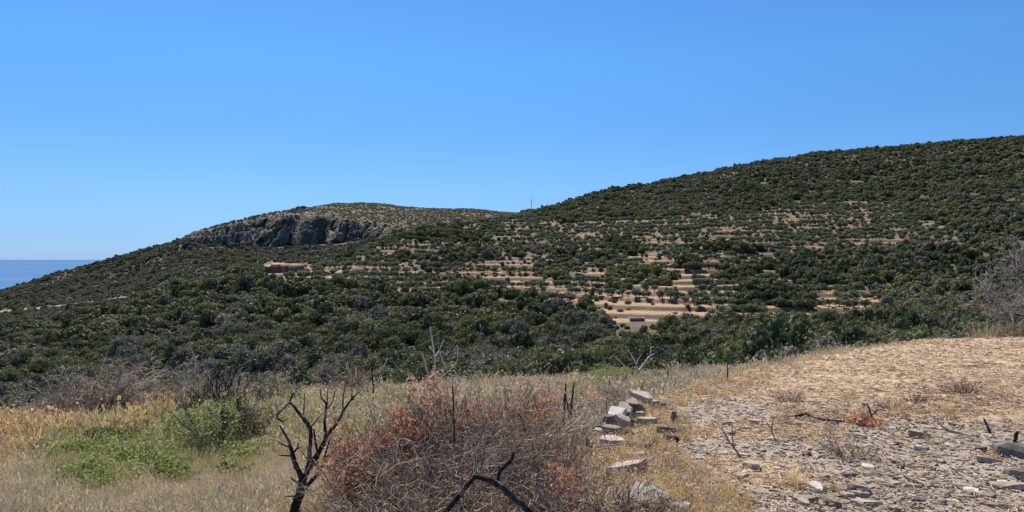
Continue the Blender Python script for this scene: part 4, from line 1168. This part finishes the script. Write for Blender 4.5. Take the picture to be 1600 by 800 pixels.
brush(905, 6.6, .66, .60, 10, "low twiggy brush in front of the stone heap", ('twig_brown', 'leaf_russet'), stems=100, group=BR, up=.65, leaves=3, lfrac=.22)
brush(935, 5.7, .50, .50, 11, "sparse grey brush left of the big pale slab", ('twig_grey',), stems=79, group=BR, up=.65)
brush(660, 6.2, .46, .60, 12, "straw coloured brush at the bottom of the thicket", ('twig_grey',), stems=79, group=BR, up=.6)
brush(760, 5.9, .34, .60, 13, "flat brown brush around the charred log", ('twig_brown',), stems=79, group=BR, up=.5)
brush(860, 5.4, .36, .55, 14, "low brown brush at the bottom edge right of the log", ('twig_brown',), stems=79, group=BR, up=.6)
brush(900, 12.5, .62, .95, 15, "soft mauve brush behind the burnt saplings", ('twig_grey',), stems=93, group=BR, up=.7)
brush(952, 15.0, .70, 1.2, 16, "soft grey brush behind the tumbled wall", ('twig_grey',), stems=108, group=BR, up=.6, rad=.007, twig=.0045)
brush(1005, 17.0, .75, 1.3, 17, "grey lavender brush on the bank beyond the wall", ('twig_grey',), stems=108, group=BR, up=.6, rad=.007, twig=.0045)
brush(1060, 19.0, .62, 1.2, 18, "grey lavender brush at the far field corner", ('twig_grey',), stems=93, group=BR, up=.6, rad=.007, twig=.0045)
brush(985, 5.05, .22, .34, 19, "small dark tangle under the big pale slab", ('twig_brown',), stems=90, group=BR, up=.45, dz=.12)
RU = "bushes that still hold russet leaves"
brush(562, 8.0, .80, .36, 31, "small russet bush left of the thicket", ('twig_brown', 'leaf_russet'), group=RU, stems=60, leaves=12, lfrac=.8, lz=.3)
brush(600, 8.6, 1.0, .42, 32, "russet bush second from the left", ('twig_brown', 'leaf_russet'), group=RU, stems=60, leaves=12, lfrac=.7, lz=.4)
brush(640, 9.0, 1.2, .45, 33, "round russet bush with bare dark stems below", ('twig_brown', 'leaf_russet'), group=RU, stems=60, leaves=20, lfrac=.8, lz=.75)
brush(692, 9.4, 1.42, .45, 34, "tallest russet bush rising over the thicket", ('twig_brown', 'leaf_russet'), group=RU, stems=60, leaves=20, lfrac=.7, lz=.85)
brush(742, 9.8, 1.28, .40, 35, "half bare bush with pale russet leaves on top", ('twig_brown', 'leaf_russet'), group=RU, stems=50, leaves=6, lfrac=.25, lz=.8)
brush(798, 10.0, 1.42, .36, 36, "slim russet bush behind the pale twigged bush", ('twig_brown', 'leaf_russet'), group=RU, stems=40, leaves=9, lfrac=.35, lz=.8)
brush(850, 10.4, 1.38, .30, 37, "lone russet sprig highest on the thicket's right side", ('twig_brown', 'leaf_russet'), group=RU, stems=30, leaves=10, lfrac=.7, lz=.8)
brush(832, 10.2, 1.1, .40, 38, "pale russet bush under the lone sprig", ('twig_brown', 'leaf_russet'), group=RU, stems=50, leaves=7, lfrac=.6, lz=.7)
p = hit(1347, 664)
brush(1347, p.y, .16, .14, 39, "dead russet sprig lying on the field", ('twig_brown', 'leaf_russet'), name="russet_sprig", cat="sprig", stems=14, leaves=2, lfrac=.4, lz=.0, up=.35)
# mauve thorn bushes on the left brow
LB = "grey leafless bushes on the far brow"
brush(150, 20.5, 1.5, 1.3, 41, "wide thorny grey bush on the left brow", ('twig_grey',), stems=130, sub=9, rad=.014, twig=.0085, lean=(.3, 0), curl=.18, name="thorn_bush", group=LB)
brush(105, 20.0, 1.0, 1.0, 42, "small pale branched bush left of the wide thorny one", ('twig_pale',), stems=60, sub=6, rad=.014, twig=.008, name="thorn_bush", group=LB)
brush(235, 22.5, .85, 1.2, 43, "low grey bush right of the wide thorny one", ('twig_grey',), stems=110, sub=8, rad=.010, twig=.007, name="thorn_bush", group=LB)
brush(325, 22.0, 1.1, 1.2, 44, "greyish twiggy bush behind the bright green shrub", ('twig_grey',), stems=110, sub=8, rad=.010, twig=.007, name="thorn_bush", group=LB)
brush(395, 23.0, 1.0, 1.0, 45, "greyish twiggy bush left of the forked tree's top", ('twig_grey',), stems=90, sub=8, rad=.010, twig=.007, name="thorn_bush", group=LB)
brush(545, 26.0, 1.1, 1.0, 46, "thin grey bush left of the dark snag", ('twig_grey',), stems=60, sub=7, rad=.011, twig=.008, name="thorn_bush", group=LB)

def limb_from(mb, pts, ox, oy, sc, Y, base, seed, depth=.12, sides=8, minr=.0025):
    """limb traced as (x, y, radius) in crop units -> tube standing at distance Y"""
    g = np.random.default_rng(seed); P = []; Rr = []; dy = 0
    for i, q in enumerate(pts):
        px = ox + q[0] / sc; py = oy + q[1] / sc
        if i: dy += g.normal(0, depth) * .5
        P.append(((px - 800) / F * (Y + dy) - base.x, Y + dy - base.y, EYE - (py - HOR) / F * (Y + dy) - base.z)); Rr.append(max(minr, q[2] / sc * Y / F))
    P = np.array(P); Rr = np.array(Rr)
    # smooth subdivide
    t = np.arange(len(P)); tt = np.linspace(0, len(P) - 1, (len(P) - 1) * 4 + 1)
    Pn = np.stack([np.interp(tt, t, P[:, k]) for k in range(3)], -1); Rn = np.interp(tt, t, Rr)
    if len(Pn) > 5:
        k = np.array([.25, .5, .25]); 
        for _ in range(2): Pn[1:-1] = .25 * Pn[:-2] + .5 * Pn[1:-1] + .25 * Pn[2:]
    Pn[1:-1] += g.normal(0, .12, (len(Pn) - 2, 3)) * Rn[1:-1, None]
    Rn = Rn * (1 + g.normal(0, .07, len(Rn)))
    mb.tube(Pn, Rn, sides)
# the forked charred tree
Yt = 8.5; bx = hit(458, 812); base = Vector((px_at(461, Yt), Yt, float(ground([px_at(461, Yt)], [Yt])[0])))
e = empty("charred_tree", base); tag(e, "black charred tree with forked leafless limbs standing in the dry meadow", "tree")
def limb(name, lines, mat, seed, Y=Yt, ox=400, oy=570, sc=3.478, parent=None, bs=None, depth=.12, minr=.0025):
    mb = MB()
    for k, ln in enumerate(lines): limb_from(mb, ln, ox, oy, sc, Y, bs or base, seed * 31 + k, depth, minr=minr)
    return mb.build(name, [M[mat]], parent or e, smooth=True)
limb("trunk", [[(200,850,30),(205,800,28),(235,720,26),(255,640,24),(262,598,21)], [(230,640,6),(208,626,5),(190,612,4)], [(215,712,5),(180,712,4),(160,714,3)], [(262,670,5),(280,676,5),(300,685,3)]], 'char', 1, depth=.0)
limb("limb", [[(250,610,17),(238,590,15),(215,540,14),(200,490,12),(190,440,9),(165,385,6),(130,330,4)], [(190,450,5),(140,430,4),(95,395,2.5)], [(200,495,5),(160,492,4),(125,490,2.5)], [(202,478,6),(232,445,5),(230,425,3)], [(215,465,4),(240,448,3),(260,443,2)]], 'char', 2)
limb("limb", [[(262,605,19),(300,540,17),(340,480,15),(375,410,13),(390,375,11),(430,335,9),(465,275,8),(490,225,7),(520,185,6),(550,155,4),(575,135,2.5)], [(385,378,9),(372,330,8),(378,260,7),(385,210,6),(355,180,4),(350,130,2.5)], [(385,220,4),(392,160,3),(388,130,2)],
     [(380,250,4),(410,215,3.5),(425,170,3),(428,140,2)], [(475,245,5),(472,190,4),(482,130,3),(490,100,2)], [(520,187,4),(522,150,2.5)], [(520,187,4),(535,190,3)]], 'char', 3)
limb("limb", [[(280,560,13),(290,530,12),(295,450,11),(300,370,11),(292,330,12),(250,280,10),(215,235,7),(185,200,4)], [(290,330,9),(265,290,7)], [(258,275,4),(262,220,3),(266,155,2)], [(302,330,4),(330,300,3),(365,260,2)], [(342,512,6),(325,430,6),(315,350,5)], [(288,520,4),(268,500,3),(258,478,2)]], 'char', 4)
limb("limb", [[(262,670,11),(280,655,10),(310,620,10),(345,590,9),(360,545,8),(380,480,6),(405,395,3.5)], [(322,545,6),(370,505,5),(430,470,3)], [(345,590,4),(325,560,2.5)]], 'char', 5)
limb("broken_branch", [[(225,245,4),(185,200,7),(150,235,8),(115,265,9),(115,290,6),(150,310,4),(168,290,2.5)], [(185,196,7),(205,150,5),(215,130,4),(260,108,3),(268,65,2)], [(212,130,4),(205,95,3),(205,60,2)], [(215,135,3),(240,165,3),(240,180,2)], [(110,250,3),(112,215,2)]], 'char_pale', 6)
# bleached crooked tree on the left brow
def traced(name, label, cat, px, py, ox, oy, sc, limbs, mat, seed, group=None, Y=None, minr=.008, depth=.25):
    p = hit(px, py) if Y is None else Vector((px_at(px, Y), Y, float(ground([px_at(px, Y)], [Y])[0])))
    ee = empty(name, p); tag(ee, label, cat, group)
    for k, (nm, mt, lines) in enumerate(limbs):
        limb(nm, lines, mt or mat, seed + k, Y=p.y, ox=ox, oy=oy, sc=sc, parent=ee, bs=p, depth=depth, minr=minr)
    return ee
SN = "leafless trees standing on the brow"
traced("bleached_tree", "bleached crooked leafless tree with one long reaching branch", "tree", 303, 652, 240, 530, 6.15,
   [("trunk", 'char', [[(398,800,11),(395,640,10),(390,560,9),(385,480,8),(400,330,7)]]), ("branch", 'bleach', [[(400,330,6),(405,180,5),(385,140,3),(360,95,2)], [(400,330,5),(370,310,4),(350,280,2)], [(405,180,3),(430,150,2)]]),
    ("branch", 'bleach', [[(386,500,7),(370,470,7),(300,420,5),(240,360,5),(170,280,3),(150,260,2)], [(240,365,3),(215,345,2)]]), ("branch", 'bleach', [[(388,450,5),(350,440,4),(345,390,4),(315,315,3)]])], 'bleach', 50, SN, Y=24)
traced("burnt_pole", "thin black burnt stem left of the bleached crooked tree", "tree", 289, 655, 240, 530, 6.15, [("stem", 'char', [[(300,800,5),(300,720,5),(305,600,5),(320,480,3)]])], 'char', 55, SN, Y=22)
traced("burnt_snag", "short burnt trunk right of the bleached crooked tree", "tree", 316, 655, 240, 530, 6.15, [("trunk", 'char', [[(468,760,8),(470,560,8),(475,480,6),(470,400,3)]]), ("branch", 'bleach', [[(400,560,3),(470,620,4),(545,660,3)], [(490,560,4),(530,620,4),(560,655,3)], [(530,600,3),(545,570,2)]])], 'char', 56, SN, Y=23)
traced("dark_snag", "dark snag with white forked branches above the pale meadow", "tree", 585, 642, 540, 540, 6.67,
   [("trunk", 'char', [[(302,700,13),(300,650,12),(285,560,11),(280,520,9),(297,440,9),(282,360,7),(275,260,6),(290,200,5),(275,165,3)]]),
    ("branch", 'bleach', [[(298,430,7),(350,350,7),(370,280,4),(345,250,4),(400,220,4),(430,150,3),(435,130,2)], [(350,350,4),(385,345,4),(370,310,3)]])], 'char', 60, SN)
traced("leaning_stick", "thin bare stick leaning right of the dark snag", "stick", 602, 634, 540, 540, 6.67, [("stick", 'char', [[(405,640,5),(412,615,5),(460,530,6),(510,450,3)]])], 'char', 65, SN)
traced("fallen_branch", "pale tipped burnt branch slanting left of the dark snag", "branch", 538, 640, 540, 540, 6.67, [("branch", 'char', [[(-20,680,10),(0,640,9),(70,540,8),(110,510,5),(160,460,3)]]), ("fork", 'bleach', [[(70,545,5),(60,500,4),(75,480,3)], [(55,600,5),(95,550,4)]])], 'bleach', 66, SN)
traced("bare_tree", "tallest bare grey trunk in front of the valley scrub", "tree", 678, 612, 620, 470, 5.33,
   [("trunk", 'bleach', [[(280,800,9),(290,700,8),(322,580,7),(315,450,6),(300,360,5),(290,290,5),(278,220,3)]]), ("branch", 'bleach', [[(292,690,5),(250,580,5),(235,500,4),(210,440,3)]]),
    ("branch", 'bleach', [[(300,690,5),(420,600,5),(500,520,5),(510,460,4),(505,370,3)], [(430,590,3),(380,500,3),(360,430,2)]]), ("branch", 'bleach', [[(318,470,4),(360,400,3),(390,330,2)], [(316,440,3),(270,380,2)]])], 'bleach', 70, SN, Y=29, minr=.022, depth=.5)
def recur(mb, p, d, L_, r, dep, g, spread=.5, minr=.004, up=.15, n_child=(2, 4)):
    segs = 4; pts = [p]
    for k in range(segs):
        d = d + g.normal(0, .13, 3) + np.array([0, 0, up * .2]); d /= np.linalg.norm(d); pts.append(pts[-1] + d * L_ / segs)
    mb.tube(pts, np.linspace(r, max(minr, r * .6), segs + 1), 5 if r > .012 else 4)
    if dep <= 0: return
    for c in range(g.integers(*n_child)):
        k = g.integers(2, segs + 1); dd = d + g.normal(0, spread, 3); dd[2] += up; dd /= np.linalg.norm(dd)
        recur(mb, pts[k], dd, L_ * g.uniform(.55, .85), max(minr, r * .58), dep - 1, g, spread, minr, up, n_child)
def bare(name, label, px, Y, h_, seed, mat, d0=(0, 0, 1), dep=5, r=.05, spread=.5, stems=2, group=SN, minr=.006, n_child=(2, 4)):
    x = px_at(px, Y); z = float(ground([x], [Y])[0]); ee = empty(name, (x, Y, z)); tag(ee, label, "tree", group)
    g = np.random.default_rng(seed)
    mb = MB(); top = np.array(d0, float); top /= np.linalg.norm(top)
    mb.tube([np.array([0, 0, -.2]), top * h_ * .1, top * h_ * .2], [r * 1.2, r, r * .9], 7); mb.build("trunk", [M[mat]], ee)
    for s_ in range(stems):
        q = MB(); d = top + g.normal(0, .35, 3) * [1, 1, .4]; recur(q, top * h_ * .19, d / np.linalg.norm(d), h_ * .32, r * .8, dep, g, spread, minr, n_child=n_child); q.build("branch", [M[mat]], ee)
bare("bare_tree", "bare twiggy tree with reddish brown branches in the valley mouth", 738, 30, 2.7, 81, 'deadwood', dep=4, r=.05, minr=.010)
bare("leafless_tree", "wide leafless grey tree at the right end of the field", 1648, 27, 3.9, 82, 'deadwood', d0=(-.55, 0, .8), dep=6, r=.07, spread=.45, stems=4, minr=.010, n_child=(2, 4))
bare("leafless_tree", "low pale dead branch reaching out under the leafless tree", 1612, 27.5, 1.6, 83, 'twig_pale', d0=(-.9, 0, .35), dep=3, r=.04, stems=1, minr=.010)
bare("leafless_tree", "thin grey sapling just left of the leafless tree", 1590, 31, 2.6, 84, 'deadwood', d0=(-.3, 0, .9), dep=5, r=.04, stems=3, minr=.009)
traced("pale_dead_tree", "pale bare branches fanning above the grassy bank", "tree", 997, 585, 850, 430, 4.0,
   [("trunk", 'deadwood', [[(585,680,9),(588,620,8),(592,598,7)]]), ("branch", 'bleach', [[(590,600,6),(620,560,5),(650,510,4),(690,490,2)], [(640,530,3),(665,500,3),(668,450,2)]]), ("branch", 'bleach', [[(590,598,5),(570,540,5),(545,500,4),(530,470,2)], [(575,560,3),(590,520,3),(612,490,2)]]),
    ("branch", 'bleach', [[(560,625,5),(530,610,5),(500,560,4),(450,520,4),(430,500,2)]])], 'bleach', 90, SN, Y=27, minr=.012)
SP = "burnt saplings on the grassy bank"
for k, (a, lb) in enumerate([
  ([[(883,700,2.6),(881,650,2.4),(884,600,1.5)]], "left of the three close burnt saplings beside the wall"), ([[(888,700,2.4),(891,650,2.2),(897,598,1.2)], [(890,650,1.5),(884,620,1.0)]], "forked middle one of the three close burnt saplings"),
  ([[(892,700,2.4),(890,668,2.2),(888,640,1.6)]], "shortest of the three close burnt saplings"), ([[(955,622,1.4),(953,605,1.3),(952,586,.8)]], "lone thin burnt stem above the green patch's edge"),
  ([[(985,600,1.4),(988,588,1.2),(990,572,.8)]], "thin curved burnt stem below the pale bare branches"), ([[(1049,610,1.6),(1046,595,1.4),(1043,580,.9)]], "short burnt stake on the lavender bank"), ([[(1136,598,1.3),(1137,585,1.2),(1136,567,.8)]], "thin burnt stem at the far edge of the field")]):
    x0, y0 = a[0][0][0], a[0][0][1]
    traced("burnt_sapling", lb, "sapling", x0, y0, 0, 0, 1.0, [("stem", 'char', a)], 'char', 100 + k, SP, minr=.004, depth=.05)
# burnt bush over the bright green shrub
GY_ = 14.5
bare("burnt_bush", "burnt black bush with upright twigs rising from the green shrub", 350, GY_, 1.75, 110, 'char', dep=5, r=.035, stems=4, group=None, minr=.005, spread=.42)
bare("burnt_bush", "smaller burnt bush left of the black one", 315, 16.0, 1.3, 111, 'char', dep=4, r=.025, stems=3, group=None, minr=.005, spread=.45)
def green_bush(px, Y, w, h_, seed, label, mat='leaf_bright', n_=3600, ls=.017, name="green_shrub"):
    x = px_at(px, Y); z = float(ground([x], [Y])[0]); mb = MB()
    crown(mb, w, h_, h_ * .45, 18, n_, ls, seed, spread=.72, lobe=.33, hull=0, flat=1.1)
    tw = MB(); twiggy(tw, (0, 0, 0), 30, h_ * 1.3, w * .8, seed, sub=5)
    e_ = empty(name, (x, Y, z)); mb.build("foliage", [M[mat]], e_); tw.build("stems", [M['twig_brown']], e_); tag(e_, label, "shrub", "leafy green shrubs in the meadow"); return e_
green_bush(335, 13.6, .75, 1.05, 120, "bright green shrub at the burnt bush's foot")
green_bush(300, 14.6, .65, .7, 121, "bright green shrub left of the burnt bush")
green_bush(385, 14.6, .55, .7, 122, "olive green shrub right of the burnt bush", 'leaf_olive')
green_bush(215, 17.0, .9, .4, 123, "low spreading green shrub in mid meadow")
green_bush(110, 14.0, .7, .36, 124, "low yellowish green shrub far left in the meadow")
green_bush(165, 15.4, .7, .36, 125, "low green shrub second from the left", 'leaf_olive')
green_bush(430, 21.0, .8, .6, 126, "dull olive shrub behind the forked tree", 'leaf_olive')
green_bush(955, 26.0, 1.1, .55, 127, "fresh green patch of shrub on the bank below the valley scrub")
green_bush(600, 33.0, 2.2, .8, 128, "long green shrub at the meadow's far edge", 'leaf_olive')
green_bush(545, 33.5, 1.2, .6, 129, "dark green tuft shrub at the meadow's far edge", 'leaf_dark')
green_bush(1585, 27.5, .9, .5, 130, "yellowish shrub at the right end of the field", 'leaf_olive')
# charred logs in the thicket
def log(name, label, lines, mats, Y, seed, cat="log"):
    p0 = lines[0][0]; px0 = 600 + p0[0] / 3.64
    b_ = Vector((px_at(px0, Y), Y, float(ground([px_at(px0, Y)], [Y])[0])))
    ee = empty(name, b_); tag(ee, label, cat)
    for k, (ln, mt) in enumerate(zip(lines, mats)):
        limb("branch" if k else "stem", [ln], mt, seed + k, Y=Y, ox=600, oy=580, sc=3.64, parent=ee, bs=b_, depth=.04)
log("charred_log", "thick charred log arching out of the brush to the bottom edge", [[(505,598,13),(580,605,16),(660,650,18),(740,720,20),(810,780,20),(860,840,21)], [(512,606,13),(430,700,16),(350,800,17),(320,850,18)]], ['char', 'char'], 5.6, 140)
log("charred_branch", "upright charred branch with an orange broken tip", [[(640,640,10),(660,560,11),(700,530,11),(732,490,10),(740,455,9)], [(740,456,9),(737,430,8),(730,398,6)], [(660,560,4),(655,520,3),(665,590,3)]], ['char', 'stone_tan', 'char_pale'], 5.9, 145, "branch")
log("charred_stick", "thin dark stem standing inside the tallest brush", [[(402,400,5),(398,260,5),(390,60,3)], [(398,260,3),(360,200,2)]], ['char', 'char'], 7.6, 150, "stick")
log("bent_twig", "dark bent twig with pale forks above the charred branch", [[(805,350,5),(790,300,4),(770,240,3),(700,215,2)], [(800,350,3),(760,360,2),(700,345,2)]], ['char', 'twig_pale'], 7.0, 155, "twig")
log("pale_curved_twig", "pale bleached curved twig on the left of the thicket", [[(90,530,4),(70,490,4),(75,440,3),(85,400,2)]], ['twig_pale'], 6.9, 158, "twig")
log("bleached_stick", "bleached branch tips beside the russet leaves", [[(440,60,4),(415,20,4),(395,-5,3)]], ['twig_pale'], 8.6, 160, "stick")
# sticks on the field
def field_stick(name, label, pts, mat, cat, lift=.02, minr=.004, depth=0.0, rise=None):
    P = []
    for i, (x, y, r) in enumerate(pts):
        h_ = hit(x, y); P.append((h_, r * h_.y / F))
    b_ = P[0][0]; mb = MB(); V = [(q - b_) + Vector((0, 0, lift)) for q, r in P]
    mb.tube([v[:] for v in V], [max(minr, r) for q, r in P], 6); o = mb.build(name, [M[mat]], None, smooth=True, loc=b_); tag(o, label, cat); return o
field_stick("fallen_branch", "long charred branch lying across the middle of the field", [(1243,656,2),(1258,652,3.2),(1272,657,3),(1288,662,2.8),(1320,665,1.6)], 'char', "branch", lift=.05)
field_stick("fallen_twig", "short dark twig below the long charred branch", [(1222,682,1.4),(1240,685,1.6),(1262,687,1)], 'char', "twig")
field_stick("curved_branch", "curved charred branch half buried beside the tumbled wall", [(1008,706,5),(1020,696,7),(1035,690,8),(1058,693,6)], 'char', "branch", lift=.04)
field_stick("grey_branch", "weathered grey log end lying beyond the tumbled wall", [(1064,606,2.6),(1078,603,2.6),(1092,603,1.6)], 'twig_pale', "branch", lift=.04)
field_stick("thin_twig", "long thin twig lying in the upper field", [(1355,607,.9),(1375,612,1),(1392,615,.8)], 'char', "twig")
field_stick("thin_twig", "thin brown twig at the lower middle of the field", [(1262,738,1),(1290,752,1),(1312,762,.8)], 'twig_brown', "twig")
field_stick("thin_twig", "dark twig lying right of the dark knobbly stone", [(1412,748,1.6),(1440,760,1.8),(1465,765,1.2)], 'char', "twig")
def upright(name, label, lines, mat, cat, minr=.004, dep=.05):
    p = hit(lines[0][0][0], lines[0][0][1]); mb = MB()
    for k, ln in enumerate(lines): limb_from(mb, ln, 0, 0, 1.0, p.y, p, 77 + k, dep, minr=minr)
    o = mb.build(name, [M[mat]], None, smooth=True, loc=p); tag(o, label, cat); return o
upright("white_stick", "white stick leaning on a brown slab in the field", [[(1480,674,1.6),(1468,662,1.8),(1457,649,1.3)]], 'stone_pale', "stick", minr=.006)
upright("red_twig", "leaning reddish twig stuck in the stony field", [[(1160,718,1.8),(1147,700,1.8),(1138,688,1.4),(1127,668,.9)], [(1147,700,1.2),(1143,682,1),(1144,664,.7)], [(1140,690,1),(1130,684,.8)]], 'twig_brown', "twig")
upright("red_twig", "small branching twig left of the charred fallen branch", [[(1212,690,1.2),(1205,672,1.1),(1208,655,.8)], [(1205,672,.9),(1198,660,.7)]], 'twig_brown', "twig")
upright("burnt_stake", "short burnt stake standing left of the big dark slate", [[(1549,682,1.8),(1543,668,1.8),(1537,654,1.2)]], 'char', "stake")
upright("burnt_stub", "black burnt stub behind the big dark slate", [[(1584,694,3),(1586,684,3.2),(1589,674,2)]], 'char', "stub")
upright("burnt_twig", "thin dark twig beside the russet sprig", [[(1366,662,1.4),(1361,648,1.4),(1355,630,1)], [(1361,648,1),(1372,640,.7)]], 'char', "twig")
DT = "dark dry tufts on the field"
for px, py, s1, lb in ((1330,716,.20,"dark dry tuft in the stony middle of the field"), (1236,628,.20,"small dark tuft in the upper left field"), (1505,614,.24,"dark hollowed tuft in the upper right field"), (1390,640,.16,"small dark tuft right of the russet sprig"),
                       (1430,628,.16,"little reddish tuft in the middle of the upper field"), (1148,582,.2,"small grey tuft at the far corner of the field")):
    p = hit(px, py)
    brush(px, p.y, s1, s1 * 1.2, int(px), lb, ('twig_brown',), name="dry_tuft", cat="tuft", stems=46, sub=4, group=DT, rad=.004, twig=.003, up=.6)
# stubble tufts of golden grass at the field's far brow
for px, Y, s1, lb in ((1300, 25.5, .5, "dry grass clump on the field's far brow"), (1555, 29.5, .9, "tall pale grass clump at the right end of the brow"), (1250, 22, .45, "dry grass clump at the left end of the field's brow"), (1590, 29.8, .8, "ragged grass clump beside the leafless tree")):
    x = px_at(px, Y); z = float(ground([x], [Y])[0])
    o = link("grass_clump", tuft("grass_clump", M['grass_straw'], int(px), nb=420, h_=s1, r=s1 * 1.1, w=.006, heads=60)); o.location = (x, Y, z); tag(o, lb, "grass", "grass clumps on the brow")
